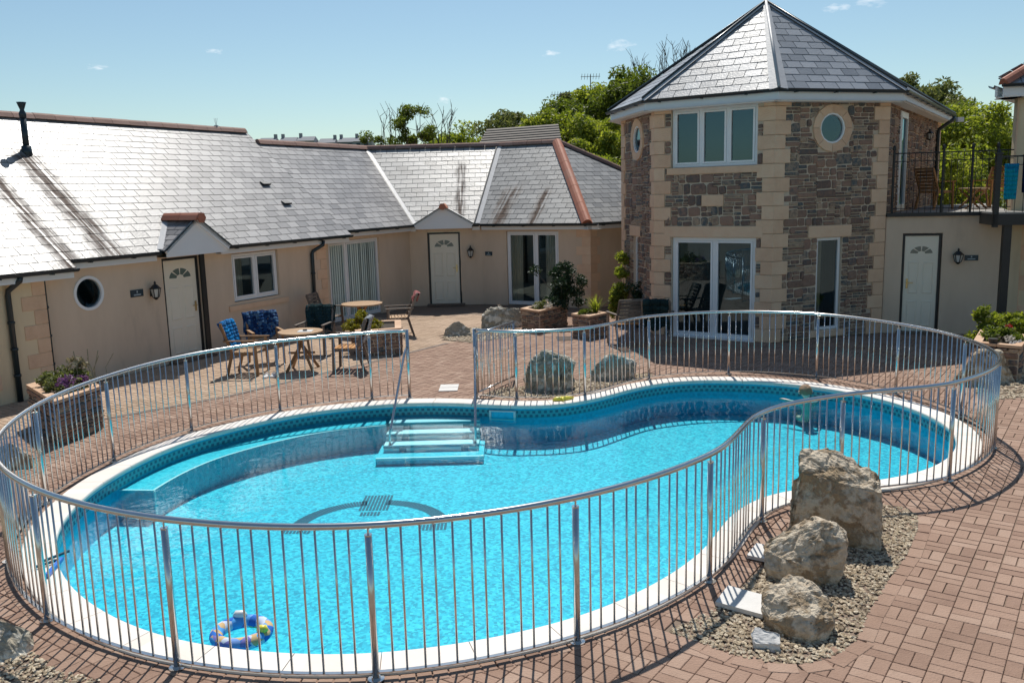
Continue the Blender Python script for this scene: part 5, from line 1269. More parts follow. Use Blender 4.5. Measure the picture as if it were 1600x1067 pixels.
rock('low pointed grey boulder right of the rugged one behind the fence', (1.68, 14.2), 15, [(-.4,0,-.05),(.3,-.05,-.05),(.42,.2,-.05),(.2,.5,-.05),(-.35,.4,-.05),(-.40,.1,.18),(-.28,.1,.30),(0,.05,.44),(.05,.2,.44),(.42,.1,.26),(.38,.0,.12)], 6, 'rock_dark', .03, level=3)
rock('large grey boulder against the stone planter by the patio doors', (-.22, 20.2), 10, [(-.5,0,-.05),(.5,-.05,-.05),(.45,.5,-.05),(-.4,.5,-.05),(-.46,.1,.3),(-.1,.1,.46),(.0,.2,.5),(.4,.1,.44),(.5,.2,.38),(-.3,.35,.42)], 7, 'rock_dark', .035, level=3)
rock('small dark peaked rock at the end of the drain channel', (-1.2, 19.15), 0, [(-.35,0,-.05),(.35,0,-.05),(.3,.3,-.05),(-.3,.3,-.05),(-.1,.1,.30),(.05,.15,.32),(.28,.1,.16),(-.3,.1,.10)], 8, 'rock_dark', .025, level=2)
rock('rounded buff boulder under the planter at the right edge', (7.35, 13.2), 20, [(-.45,0,-.05),(.4,-.1,-.05),(.45,.3,-.05),(-.4,.4,-.05),(-.45,.1,.3),(-.3,.1,.46),(.0,.1,.52),(.3,.05,.45),(.45,.1,.2),(.1,.35,.48)], 9, 'rock', .035, level=3)
rock('buff rock cut by the right edge of the picture', (8.15, 13.55), 0, [(-.2,0,-.05),(.3,0,-.05),(.3,.3,-.05),(-.2,.3,-.05),(-.2,.1,.2),(.2,.1,.32),(.3,.2,.25)], 10, 'rock', .02, level=2)
rock('dark flat boulder in the bottom left corner', (-3.75, 5.62), 30, [(-.35,-.1,-.05),(.3,-.15,-.05),(.36,.2,-.05),(-.35,.3,-.05),(-.36,-.05,.18),(-.2,.1,.33),(.1,.12,.30),(.34,.05,.14),(-.3,.25,.25)], 11, 'rock_dark', .025, level=3)
rock('pale rock just left of the fence, above the corner boulder', (-4.45, 6.45), 20, [(-.25,-.1,-.05),(.25,-.1,-.05),(.25,.2,-.05),(-.25,.2,-.05),(-.2,0,.15),(.0,.05,.2),(.2,0,.12)], 12, 'rock', .02, level=2)
rock('weathered rock behind the left end of the fence', (-6.05, 10.1), 0, [(-.35,0,-.05),(.3,0,-.05),(.3,.3,-.05),(-.3,.35,-.05),(-.3,.1,.22),(.0,.12,.32),(.25,.1,.15)], 13, 'rock', .025, level=2)

# loose slabs, covers
def slab(label, pts, z0, z1, mat='slabwhite', name='paving_slab', cat='paving slab'):
    m = MB(); c = (sum(q[0] for q in pts)/len(pts), sum(q[1] for q in pts)/len(pts)); 
    m.hexa([(x, y, z0) for x, y in pts], [(x, y, z1) for x, y in pts]); o = fixn(m.build(name, mat, None, at=(*c, 0))); return tag(o, label, cat)
slab('white square slab lying on the gravel beside the lowest big boulder', [(1.47, 6.16), (1.63, 6.43), (1.92, 6.20), (1.76, 5.94)], .012, .045)
slab('white slab half hidden behind the middle boulder', [(1.93, 7.0), (2.08, 7.25), (2.3, 7.1), (2.15, 6.85)], .01, .04)
cv = thing('drain_cover', (-1.04, 13.93, 0), 'white two part drain cover set in the bricks by the pool gap', 'drain cover')
for k in (-1, 1):
    m = MB(); m.box(-1.04-.15, -1.04+.15, 13.93+k*.125-.115, 13.93+k*.125+.115, .004, .012); m.build('lid', 'slabwhite', cv)
gt = thing('floor_grate', (1.12, 18.45, 0), 'small dark square floor grate in front of the corner planter', 'grate')
for k in range(7): m = MB(); m.box(.95, 1.29, 18.2+k*.08, 18.24+k*.08, .002, .012); m.build('bar', 'drain', gt)

# ================================================================== PLANTERS AND PLANTS
def planter(label, corners, h, seed, coping='quoin', rim=.10):
    c = Vector((sum(q[0] for q in corners)/4, sum(q[1] for q in corners)/4)); P = [Vector(q) for q in corners]
    if area([(q.x, q.y) for q in P]) < 0: P = P[::-1]
    t = thing('planter', (c.x, c.y, 0), label, 'planter', None)
    m = MB(); m.hexa([(q.x, q.y, 0) for q in P], [(q.x, q.y, h-.10) for q in P]); m.build('core', 'mortar', t)
    L_ = []
    for i in range(4):
        a, b = P[i], P[(i+1) % 4]; w = Wall(a, azi(a, b)); L_ += stones(t, w, 0, (b-a).length, 0, h-.05, [], [], None, 0, seed+i, smin=.14, smax=.34, depth=.03, hs=(.06, .13))
    place_stones(t, L_, 0)
    def off_(P, d):
        out = []
        for i in range(4):
            n1 = (P[i]-P[i-1]).normalized(); n2 = (P[(i+1) % 4]-P[i]).normalized(); a = Vector((n1.y, -n1.x)); b = Vector((n2.y, -n2.x)); out.append(P[i]+(a+b)*d/(1+a.dot(b)))
        return out
    O, I = off_(P, .03), off_(P, -rim)
    for i in range(4):
        j = (i+1) % 4; n = max(1, round((O[j]-O[i]).length/.42))
        for k in range(n):
            f0, f1 = k/n+.004, (k+1)/n-.004; q = [O[i].lerp(O[j], f0), O[i].lerp(O[j], f1), I[i].lerp(I[j], f1), I[i].lerp(I[j], f0)]
            m = MB(); m.hexa([(v.x, v.y, h-.045) for v in q], [(v.x, v.y, h) for v in q]); m.build('coping_tile', 'tile_buff', t)
    m = MB(); m.face([(v.x, v.y, h-.05) for v in I]); m.build('soil', 'soil', t)
    return t
M['tile_buff'] = surf('buff_quarry_tile', [(.48, .29, .17), (.56, .36, .23), (.62, .43, .29)], .75, 4., .4, .2, 60, True)
planter('large dark stone planter at the left with purple and white flowers', [(-6.85, 12.2), (-5.92, 11.12), (-5.74, 11.95), (-6.6, 13.0)], .60, 31)
planter('stone planter holding the yellow shrub, behind the gate post', [(-3.0, 16.9), (-2.2, 17.15), (-2.35, 18.3), (-3.35, 18.2)], .52, 41)
planter('stone planter beside the patio doors with the tall dark bush', [(.24, 19.8), (.62, 19.3), (1.3, 20.4), (.95, 20.9)], .50, 51)
planter('small stone planter with spiky bright grass near the tower', [(1.32, 18.72), (1.64, 18.3), (2.05, 18.75), (1.72, 19.2)], .50, 61)
planter('stone planter at the foot of the balcony post', [(7.40, 13.85), (7.86, 13.4), (8.55, 14.35), (8.1, 14.95)], .55, 71)
def plant(label, loc, clumps, n, size, mat, cat='plant', name='shrub', extra=None, up=.3, seed=1):
    t = thing(name, loc, label, cat); me = leaf_mesh('foliage', n, None, size, seed, mat, up, clumps); obj_mesh('foliage', me, t)
    m = MB(); rnd = random.Random(seed)
    for k in range(7):
        c, r_ = rnd.choice(clumps); m.tube([(loc[0]+rnd.uniform(-.04, .04), loc[1]+rnd.uniform(-.04, .04), loc[2]-.03), (loc[0]+c[0]*.5, loc[1]+c[1]*.5, loc[2]+c[2]*.5), (loc[0]+c[0], loc[1]+c[1], loc[2]+c[2])], [.012, .008, .003], 5)
    m.build('stem', 'bark', t)
    if extra:
        for (em, en, es, cl) in extra: obj_mesh('flowers', leaf_mesh('flowers', en, None, es, seed+5, em, .8, cl), t)
    return t
def mound(rx, ry, rz, n, rad, seed, z0=.0):
    rnd = random.Random(seed); out = []
    for k in range(n):
        a = rnd.random()*6.28; q = math.sqrt(rnd.random()); out.append(((rx*q*math.cos(a), ry*q*math.sin(a), z0+rz*(1-q*q)*rnd.uniform(.4, 1)), rad*rnd.uniform(.6, 1.2)))
    return out
plant('dense yellow green shrub filling the planter behind the gate post', (-3.0, 17.5, .5), mound(.36, .34, .30, 34, .085, 3, .02), 5200, .024, 'leaf_yellow', seed=3)
c_ = mound(.42, .5, .22, 30, .10, 4, .02)
plant('mixed flowering plants spilling over the left stone planter', (-6.3, 12.05, .58), c_, 2600, .03, 'leaf_olive', seed=4, extra=[('flower_white', 26, .05, c_), ('flower_purple', 420, .028, [((.22, -.3, .12), .14), ((.3, -.05, .1), .1)]), ('straw', 60, .06, [((.1, .2, .3), .12), ((.25, .1, .3), .1)])])
m = MB(); rs = random.Random(5)
tk = thing('dry_flower_stalks', (-6.1, 12.1, .6), 'thin dry flower stalks standing up from the left planter', 'plant')
for k in range(9):
    x, y = -6.1+rs.uniform(-.15, .35), 12.1+rs.uniform(-.2, .25); m = MB(); m.tube([(x, y, .58), (x+rs.uniform(-.05, .05), y, .8), (x+rs.uniform(-.12, .12), y, .85+rs.uniform(0, .28))], [.005, .004, .006], 5); m.build('stalk', 'straw', tk)
plant('tall dark bush rising in front of the corner quoins', (1.2, 20.4, .5), [((rs.gauss(0, .17), rs.gauss(0, .15), rs.uniform(.0, .95)**1.15), .16) for _ in range(34)], 4200, .04, 'leaf_dark', seed=6, name='bush')
plant('low white flowering plant at the front of the patio planter', (.70, 19.75, .5), mound(.20, .25, .15, 14, .08, 7), 900, .03, 'leaf_olive', seed=7, extra=[('flower_white', 420, .024, mound(.22, .25, .2, 14, .08, 8))])
plant('low trailing green plant in the small planter', (1.58, 18.62, .5), mound(.15, .15, .1, 12, .06, 9), 900, .022, 'leaf_mid', seed=9)
gp = thing('spiky_grass', (1.82, 18.9, .5), 'clump of bright spiky grass leaves in the small planter', 'plant'); 
for k in range(60):
    a = rs.random()*6.28; l = rs.uniform(.22, .5); sp_ = rs.uniform(.1, .75); m = MB(); b = Vector((1.82+rs.uniform(-.06, .06), 18.9+rs.uniform(-.06, .06), .48)); d = Vector((math.cos(a)*sp_, math.sin(a)*sp_, 1)).normalized(); s_ = Vector((-math.sin(a), math.cos(a), 0))*.009
    mid = b+d*l*.6; tip = b+d*l+Vector((math.cos(a)*.06, math.sin(a)*.06, -.05*sp_)); m.face([b-s_, b+s_, mid+s_, mid-s_]); m.face([mid-s_, mid+s_, tip]); m.build('blade', 'leaf', gp)
plant('bright glossy climber on the left side of the stone tower', (2.62, 20.6, 0), [((rs.uniform(-.22, .12)*(1.2-z*.5), rs.uniform(-.12, .12), z), .13) for z in [rs.uniform(.15, 1.62) for _ in range(40)]], 3600, .042, 'leaf', seed=10, name='climber', up=.1)
plant('dark leafy base of the climber by the narrow side window', (2.85, 19.7, 0), [((rs.uniform(-.2, .2), rs.uniform(-.1, .15), rs.uniform(.1, 1.0)), .16) for _ in range(24)], 1800, .045, 'leaf_dark', seed=12, name='climber')
c_ = mound(.24, .4, .22, 20, .1, 13)
plant('low green plants with a red flower in the planter under the balcony', (8.0, 14.2, .53), c_, 1500, .035, 'leaf_mid', seed=13, extra=[('flower_red', 30, .03, [((.12, .0, .2), .05)]), ('flower_white', 60, .03, [((-.05, -.35, .06), .08)])])
plant('bright green bush behind the planter under the balcony', (8.85, 15.4, 0), mound(.6, .5, .55, 30, .16, 14, .25), 3600, .05, 'leaf', seed=14, name='bush')
plant('bright green sprig left of the balcony post', (8.45, 15.6, 0), mound(.22, .2, .6, 14, .12, 15, .25), 1400, .045, 'leaf', seed=15, name='bush')
m = MB(); m.tube([(7.62, 13.72, .55), (7.62, 13.72, .62)], [.06, .075], 12); tag(m.build('plant_pot', 'black', None, at=(7.62, 13.72, .55)), 'tiny dark pot standing on the rim of the balcony planter', 'plant pot')
for k in range(5):
    rock(('leftmost', 'second', 'middle', 'fourth', 'rightmost')[k]+' of the five pale pebbles on the balcony planter rim', (7.85+k*.055, 13.62+k*.03-.02*(k % 2)), 0, [(-.03,-.02,.53),(.03,-.02,.53),(.03,.03,.53),(-.03,.03,.53),(0,0,.60),(.02,.01,.58)], 40+k, 'slabwhite', .004, 'pebbles on the planter rim', 'pebble', 1)['category'] = 'pebble'

# ================================================================== GARDEN FURNITURE
def xf(loc, az):
    c, s_ = math.cos(R(az)), math.sin(R(az)); return lambda x, y, z: Vector((loc[0]+x*c-y*s_, loc[1]+x*s_+y*c, loc[2]+z))
def chair(label, loc, az, mat='wood', seat='wood_light', group='wooden garden chairs on the terrace', recl=.32, bh=.50):
    """x = forward"""
    t = thing('garden_chair', loc, label, 'chair', group); f = xf(loc, az)
    for k in range(6):
        m = MB(); x = -.20+k*.075; a, b = f(x, -.25, .42), f(x, .25, .42); m.bar(a, b, .062, .018); m.build('seat_slat', seat, t)
    for k in range(6):
        m = MB(); z = .48+k*.075; x = -.24-(z-.42)*recl; m.bar(f(x, -.24, z), f(x, .24, z), .016, .06, (0, 0, 1)); m.build('back_slat', mat, t)
    for s_ in (-1, 1):
        m = MB(); m.bar(f(.22, s_*.27, 0), f(.20, s_*.27, .62), .035, .045); m.build('leg', mat, t)
        m = MB(); m.bar(f(-.34, s_*.27, 0), f(-.22, s_*.27, .42), .035, .045); m.bar(f(-.22, s_*.27, .42), f(-.24-bh*recl, s_*.27, .42+bh), .035, .045); m.build('leg', mat, t)
        m = MB(); m.bar(f(-.36, s_*.28, .63), f(.27, s_*.28, .63), .055, .022); m.build('armrest', mat, t)
        m = MB(); m.bar(f(-.24, s_*.25, .39), f(.22, s_*.25, .39), .025, .04); m.build('side_rail', mat, t)
    m = MB(); m.bar(f(-.24-bh*recl, -.28, .42+bh), f(-.24-bh*recl, .28, .42+bh), .03, .05); m.build('top_rail', mat, t)
    return t
def drape(name, label, loc, az, mat, w=.5, recl=.32, bh=.50, lf=.5, lb=.25, cat='towel', wav=.02, seed=0):
    """cloth thrown over the chair back"""
    f = xf(loc, az); prof = []; zt = .42+bh+.035; n1 = 8
    for k in range(n1+1): z = zt-lf+(lf)*k/n1; prof.append((-.24-(z-.42)*recl+.035, z))
    prof += [(-.24-bh*recl, zt+.02)]
    for k in range(6): z = zt-lb*k/5; prof.append((-.24-(z-.42)*recl-.05, z))
    nu = 10; m = MB(); rows = []
    for i in range(nu+1):
        y = -w/2+w*i/nu; rows.append([f(x+wav*math.sin(i*1.7+k*.6+seed), y+.01*math.sin(k+seed), z+.008*math.sin(i*2.1+seed)-(.03*abs(i/nu-.5) if 0 < k < len(prof)-1 else .05*math.sin(i*.9+seed))) for k, (x, z) in enumerate(prof)])
    for a, b in zip(rows, rows[1:]):
        for k in range(len(prof)-1): m.face([a[k], b[k], b[k+1], a[k+1]])
    o = m.build(name, mat, None, True, at=(f(-.3, 0, zt).x, f(-.3, 0, zt).y, zt-lf)); tag(o, label, cat); s_ = o.modifiers.new('thickness', 'SOLIDIFY'); s_.thickness = .008; return o
def table(label, loc, rad, h=.72, n=9):
    t = thing('round_table', (*loc, 0), label, 'table', None)
    for k in range(n):       # boards of the round top
        y0, y1 = -rad+2*rad*k/n+.003, -rad+2*rad*(k+1)/n-.003; pts = []
        ys = [y0+(y1-y0)*j/3 for j in range(4)]
        pts = [(math.sqrt(max(0, rad*rad-y*y)), y) for y in ys]+[(-math.sqrt(max(0, rad*rad-y*y)), y) for y in ys[::-1]]
        m = MB(); m.hexa([(loc[0]+x, loc[1]+y, h-.028) for x, y in pts], [(loc[0]+x, loc[1]+y, h) for x, y in pts]); fixn(m.build('table_board', 'wood_light', t))
    m = MB(); m.tube([(loc[0]+rad*.97*math.cos(a*.2618), loc[1]+rad*.97*math.sin(a*.2618), h-.018) for a in range(24)], .014, 6, True); m.build('table_rim', 'wood_light', t)
    for k in range(4):
        a = R(45+90*k); m = MB(); m.bar((loc[0]+math.cos(a)*rad*.85, loc[1]+math.sin(a)*rad*.85, 0), (loc[0]-math.cos(a)*rad*.35, loc[1]-math.sin(a)*rad*.35, h-.03), .03, .045); m.build('leg', 'wood', t)
    m = MB(); m.bar((loc[0]-rad*.6, loc[1], .32), (loc[0]+rad*.6, loc[1], .32), .025, .04); m.build('stretcher', 'wood', t); return t
table('round wooden table with a white tray, nearest the left wing window', (-3.83, 15.78), .40)
table('round wooden table in front of the blinds, farther from the pool', (-3.36, 19.72), .46)
t = thing('ashtray', (-3.72, 15.76, .72), 'small white tray with a dark dish on the nearer round table', 'tray'); m = MB(); m.box(-3.86, -3.6, 15.62, 15.86, .721, .727); m.build('paper', 'white_plastic', t); m = MB(); m.tube([(-3.74, 15.76, .727), (-3.74, 15.76, .75)], [.035, .045], 12); m.build('dish', 'black', t)
chair('wooden chair under the bright blue towel, leftmost by the wall', (-4.72, 15.62, 0), -5)
drape('towel', 'bright blue towel over the leftmost chair', (-4.72, 15.62, 0), -5, 'towel_blue', .52, lf=.5, lb=.3)
chair('wooden chair covered with a dark blue patterned cloth, facing the pool', (-4.68, 16.55, 0), -62, seat='wood_grey')
drape('cloth', 'dark blue patterned cloth spread over the chair back below the window', (-4.68, 16.55, 0), -62, 'towel_pattern', .66, lf=.46, lb=.35, cat='cloth', seed=2)
chair('chair with a dark green cushion beside the drainpipe', (-3.92, 17.3, 0), -100, 'wood_grey', 'towel_dark')
drape('cushion_cover', 'dark green cover on the chair by the drainpipe', (-3.92, 17.3, 0), -100, 'towel_dark', .6, lf=.5, lb=.3, cat='cover', seed=4)
chair('wooden chair with an orange varnished seat right of the nearer table', (-2.98, 15.75, 0), 178, 'wood_grey', 'wood_orange')
drape('towel', 'grey marbled towel on the chair with the orange seat', (-2.98, 15.75, 0), 178, 'towel_grey', .42, lf=.42, lb=.4, seed=6)
chair('weathered reclining chair right of the farther table', (-2.55, 19.55, 0), 190, 'wood_grey', 'wood_light', recl=.40)
drape('towel', 'faded red towel over the reclining chair by the farther table', (-2.55, 19.55, 0), 190, 'towel_red', .46, recl=.40, lf=.16, lb=.16, seed=8)
chair('dark weathered chair left of the farther table', (-4.15, 19.9, 0), -12, 'wood_grey', 'wood_grey')
chair('slatted wooden chair turned away near the small planter', (2.3, 17.75, 0), 105, 'wood_grey', 'wood_orange', recl=.38)
chair('dark chair beside the tower patio doors', (2.95, 17.55, 0), 75, 'wood_grey', 'wood_grey', recl=.42)
drape('cloth', 'dark grey cloth over the chair beside the tower patio doors', (2.95, 17.55, 0), 75, 'towel_dark', .5, recl=.42, lf=.2, lb=.62, cat='cloth', seed=9)
t = thing('sandals', (-4.28, 15.25, 0), 'pair of white sandals on the paving near the chairs', 'sandals')
for k in (0, 1):
    m = MB(); x, y = -4.34+k*.12, 15.2+k*.05; m.prism([(x-.04, y-.12), (x+.04, y-.12), (x+.045, y+.08), (x, y+.13), (x-.045, y+.08)], .004, .03); m.tube([(x-.045, y+.02, .03), (x, y+.03, .075), (x+.045, y+.02, .03)], .012, 6); m.build('sandal', 'white_plastic', t)
# on the flat roof terrace
def low_table(label, loc, az, name='folding_table'):
    t = thing(name, loc, label, 'table'); f = xf(loc, az)
    for k in range(5): m = MB(); m.bar(f(-.42, -.2+k*.1, .46), f(.42, -.2+k*.1, .46), .085, .02); m.build('slat', 'wood_light', t)
    for sx in (-.34, .34):
        m = MB(); m.bar(f(sx, -.22, 0), f(sx, .22, .44), .03, .04); m.build('leg', 'wood', t); m = MB(); m.bar(f(sx+.03, .22, 0), f(sx+.03, -.22, .44), .03, .04); m.build('leg', 'wood', t)
    m = MB(); m.bar(f(-.34, 0, .22), f(.34, 0, .22), .02, .03); m.build('stretcher', 'wood', t)
low_table('folding wooden table with crossed legs on the roof terrace', (10.6, 20.3, 2.452), 75)
chair('teak chair on the roof terrace behind the thin railing', (9.9, 20.6, 2.452), 20, 'wood', 'wood_light', group='chairs on the roof terrace')
chair('second teak chair on the roof terrace, nearest the right house', (11.15, 20.7, 2.452), 200, 'wood', 'wood_light', group='chairs on the roof terrace')
def hang(name, label, w, u0, u1, z0, z1, mat, o=.0, seed=0, narrow=.3):
    m = MB(); n = 8; K = 8; rows = []
    for i in range(n+1):
        row = []
        for k in range(K+1):
            v = k/K; u = u0+(u1-u0)*(i/n); um = (u0+u1)/2; u = um+(u-um)*(1-narrow*v*.5); row.append(w.P(u, z1-(z1-z0)*v, o+.02*math.sin(i*1.9+v*2+seed)+.01*v))
        rows.append(row)
    for a, b in zip(rows, rows[1:]):
        for k in range(K): m.face([a[k], b[k], b[k+1], a[k+1]])
    ob = m.build(name, mat, None, True, at=w.P(u0, z0, o)); tag(ob, label, 'towel'); s_ = ob.modifiers.new('thickness', 'SOLIDIFY'); s_.thickness = .01
hang('towel', 'turquoise and blue towel hanging at the corner of the balcony rail', BW, .13, .38, 2.72, 3.38, 'towel_turq', -.0, 1)
hang('towel', 'navy towel hanging over the balcony rail at the right edge', BW, .44, .82, 2.84, 3.54, 'towel_navy', .0, 3, .2)

# ================================================================== LANTERNS AND NAME PLATES
def lantern(label, w, u, z0, z1, wd=.19):
    c = w.P(u, z0, .12); t = thing('wall_lantern', w.P(u, (z0+z1)/2, 0), label, 'lantern', None); h = z1-z0
    def hexr(rr, zf, n=6): return [Vector((c.x+rr*math.cos(math.pi/6+k*math.pi/3), c.y+rr*math.sin(math.pi/6+k*math.pi/3), z0+h*zf)) for k in range(n)]
    r_ = wd/2; m = MB(); m.hexa(hexr(r_*1.05, .62), hexr(r_*.35, .82)); m.hexa(hexr(r_*1.12, .59), hexr(r_*1.12, .625)); m.tube([(c.x, c.y, z0+h*.82), (c.x, c.y, z0+h*.92), (c.x, c.y, z0+h)], [.018, .022, .004], 8); m.build('lantern_cap', 'black', t)
    m = MB(); A_, B_ = hexr(r_*.62, .16), hexr(r_*1.0, .6)
    for a, b in zip(A_, B_): m.bar(a, b, .012, .012)
    m.hexa(hexr(r_*.2, .02), hexr(r_*.66, .17)); m.build('lantern_frame', 'black', t)
    m = MB(); A_, B_ = hexr(r_*.55, .17), hexr(r_*.92, .59); m.hexa(A_, B_); m.build('lantern_glass', 'lampglass', t)
    m = MB(); q = w.P(u, 0, 0); m.bar(w.P(u, z0+h*.3, .02), w.P(u, z0+h*.06, .12), .015, .02); w.box(m, u-.03, u+.03, z0+h*.2, z0+h*.5, 0, .018); m.build('bracket', 'black', t)
M['lampglass'] = surf('frosted_lamp_glass', [(.50, .50, .47), (.58, .58, .55)], .3, 5., .3)
lantern('black wall lantern between the round window and the left door', wing, -.33, 1.28, 1.64)
lantern('black wall lantern right of the middle white door', cw, 1.15, 1.31, 1.67)
lantern('black wall lantern right of the link door', lw, 1.36, 1.43, 1.76)
lantern('small black lantern high on the stone side wall of the tower', t3, 5.15, 4.08, 4.38, .16)
def plate(label, w, u0, u1, z0, z1):
    t = thing('name_plate', w.P((u0+u1)/2, z0, 0), label, 'sign'); m = MB(); w.box(m, u0, u1, z0, z1, 0, .018); m.build('board', 'plate', t)
    m = MB(); um = (u0+u1)/2; h = z1-z0; w.box(m, um-.012, um+.012, z0+h*.55, z0+h*.85, .018, .021); w.box(m, u0+(u1-u0)*.22, u1-(u1-u0)*.22, z0+h*.2, z0+h*.38, .018, .021); m.build('lettering', 'platemark', t)
M['plate'] = surf('slate_name_plate', [(.02, .04, .055), (.03, .055, .07)], .4, 5., .3); M['platemark'] = surf('plate_lettering', [(.35, .42, .45), (.40, .47, .5)], .6, 5., .3)
plate('small slate name plate left of the lantern by the left door', wing, -.80, -.52, 1.38, 1.51)
plate('small dark name plate right of the middle door lantern', wr, .07, .29, 1.37, 1.48)
plate('small dark name plate right of the link door lantern', lw, 1.50, 1.75, 1.50, 1.61)

# ================================================================== THINGS IN AND BY THE POOL
t = thing('float_ring', (-2.10, 6.20, WZ), 'blue printed inflatable swim ring floating at the front edge', 'swim ring')
m = MB(); m.tube([(-2.10+.185*math.cos(k*.1963), 6.20+.185*math.sin(k*.1963), WZ+.025) for k in range(32)], .05, 12, True); m.build('ring', 'ring', t, True)
for a, mt, s_ in ((1.9, 'white_plastic', .07), (-.35, 'yellow', .055)):
    m = MB(); c = Vector((-2.10+.19*math.cos(a), 6.20+.19*math.sin(a), WZ+.085)); m.tube([c-Vector((s_*.8, 0, .012)), c-Vector((s_*.4, 0, 0)), c+Vector((s_*.4, 0, 0)), c+Vector((s_*.8, 0, -.012))], [.006, .032, .032, .006], 8); m.build('printed_patch', mt, t, True)
t = thing('toy', (.74, 12.77, .03), 'small yellow plastic pool toy on the coping behind the pool', 'toy'); m = MB(); m.tube([(.58, 12.72, .05), (.64, 12.74, .055), (.72, 12.76, .055), (.80, 12.80, .05), (.90, 12.84, .05)], [.012, .035, .03, .035, .012], 10); m.build('toy_body', 'yellow', t, True); m = MB(); m.tube([(.70, 12.86, .05), (.72, 12.76, .07), (.74, 12.66, .05)], [.01, .022, .01], 8); m.build('toy_fin', 'yellow', t, True)
t = thing('pool_brush', (-4.0, 7.2, .03), 'blue pool brush lying on the left coping', 'brush'); m = MB(); m.bar((-3.93, 6.93, .05), (-3.98, 7.28, .05), .035, .03); m.build('brush_head', 'blue_plastic', t); m = MB(); m.bar((-3.98, 7.28, .05), (-4.12, 7.12, .05), .02, .02); m.bar((-4.0, 7.45, .05), (-4.14, 7.2, .05), .02, .02); m.build('brush_handle', 'motif', t)
# swimming child seen from behind
def skin_figure(name, verts, edges, radii, mat, loc, parent=None):
    me = bpy.data.meshes.new(name); me.from_pydata(verts, edges, []); ob = bpy.data.objects.new(name, me); col.objects.link(ob); ob.location = loc
    if parent: ob.parent = parent; ob.location = Vector(loc)-org(parent)
    md = ob.modifiers.new('skin', 'SKIN'); 
    for i, rr_ in enumerate(radii): me.skin_vertices[0].data[i].radius = (rr_ if not isinstance(rr_, tuple) else rr_[0], rr_ if not isinstance(rr_, tuple) else rr_[1]) 
    me.skin_vertices[0].data[0].use_root = True
    sb = ob.modifiers.new('subd', 'SUBSURF'); sb.levels = 2; sb.render_levels = 2
    dg = bpy.context.evaluated_depsgraph_get(); m2 = bpy.data.meshes.new_from_object(ob.evaluated_get(dg)); ob.modifiers.clear(); ob.data = m2; m2.materials.clear(); m2.materials.append(M[mat]); m2.polygons.foreach_set('use_smooth', [True]*len(m2.polygons)); return ob
ch = thing('person', (4.47, 13.02, WZ), 'brown haired child swimming away with head and shoulders above the water', 'person')
vv = [(0, .06, -.27), (0, .03, -.19), (-.01, -.0, -.10), (-.02, .0, .0), (-.02, .0, .05), (-.03, .01, .11), (-.035, .012, .17), (-.04, .01, .215),
      (-.11, .0, -.03), (-.20, .10, -.03), (-.30, .22, -.015), (-.35, .27, -.015), (.10, .0, -.03), (.18, .13, -.04), (.16, .28, -.03), (.15, .34, -.03),
      (-.07, .08, -.30), (-.09, .25, -.29), (-.08, .42, -.26), (.07, .08, -.30), (.09, .25, -.30), (.08, .42, -.28)]
ee = [(0, 1), (1, 2), (2, 3), (3, 4), (4, 5), (5, 6), (6, 7), (2, 8), (8, 9), (9, 10), (10, 11), (2, 12), (12, 13), (13, 14), (14, 15), (0, 16), (16, 17), (17, 18), (0, 19), (19, 20), (20, 21)]
rd = [.075, .07, .075, .032, .034, .078, .085, .05, .042, .03, .024, .012, .042, .03, .024, .012, .05, .04, .028, .05, .04, .028]
bd = skin_figure('body', vv, ee, rd, 'skin', (4.47, 13.02, WZ), ch)
bm = bmesh.new(); bmesh.ops.create_icosphere(bm, subdivisions=4, radius=.098)
for v in bm.verts:
    q = v.co; q.z *= 1.12; q.y *= 1.06; v.co = q*(1+.05*mnoise.noise(q*22)+.02*mnoise.noise(q*60))
bmesh.ops.delete(bm, geom=[v for v in bm.verts if v.co.z < -.045 or (v.co.y > .045 and v.co.z < .045)], context='VERTS')
me = bpy.data.meshes.new('hair'); bm.to_mesh(me); bm.free(); me.materials.append(M['hair']); o = obj_mesh('hair', me, ch, (-.035, .012, .155))
for sg in (-1, 1):
    m = MB(); m.tube([(4.47-.035+sg*.088, 13.04, WZ+.12), (4.47-.035+sg*.10, 13.03, WZ+.14), (4.47-.035+sg*.092, 13.03, WZ+.165)], [.012, .016, .010], 6); m.build('ear', 'skin', ch, True)
m = MB(); m.tube([(4.435, 13.12, WZ+.125), (4.435, 13.135, WZ+.115)], [.012, .014], 6); m.build('nose', 'skin', ch, True)

# ================================================================== TREES AND FAR THINGS
def trunk(parent, loc, h, rad, seed, n=9, spread=1.5, top=None, mat='bark', fine=0):
    rnd = random.Random(seed); m = MB(); b = Vector(loc); tp = b+Vector((rnd.uniform(-.3, .3), rnd.uniform(-.3, .3), h*.55)); m.tube([b-Vector((0, 0, .3)), b.lerp(tp, .5)+Vector((.1, 0, 0)), tp], [rad, rad*.75, rad*.6], 8)
    for k in range(n):
        a = rnd.random()*6.28; e = tp+Vector((math.cos(a)*spread*rnd.uniform(.4, 1), math.sin(a)*spread*rnd.uniform(.4, 1), h*rnd.uniform(.15, .5))); s_ = b.lerp(tp, rnd.uniform(.5, 1)); md = s_.lerp(e, .5)+Vector((rnd.uniform(-.2, .2), rnd.uniform(-.2, .2), .25)); m.tube([s_, md, e], [rad*.4, rad*.25, rad*.08], 6)
        for j in range(fine):
            q = md.lerp(e, rnd.random()); dd = Vector((rnd.uniform(-1, 1), rnd.uniform(-1, 1), rnd.uniform(.1, 1.4))).normalized()*rnd.uniform(.3, 1.0); m.tube([q, q+dd*.5+Vector((0, 0, .05)), q+dd], [rad*.09, rad*.06, rad*.03], 4)
    return m.build('trunk', mat, parent)
variants = {}
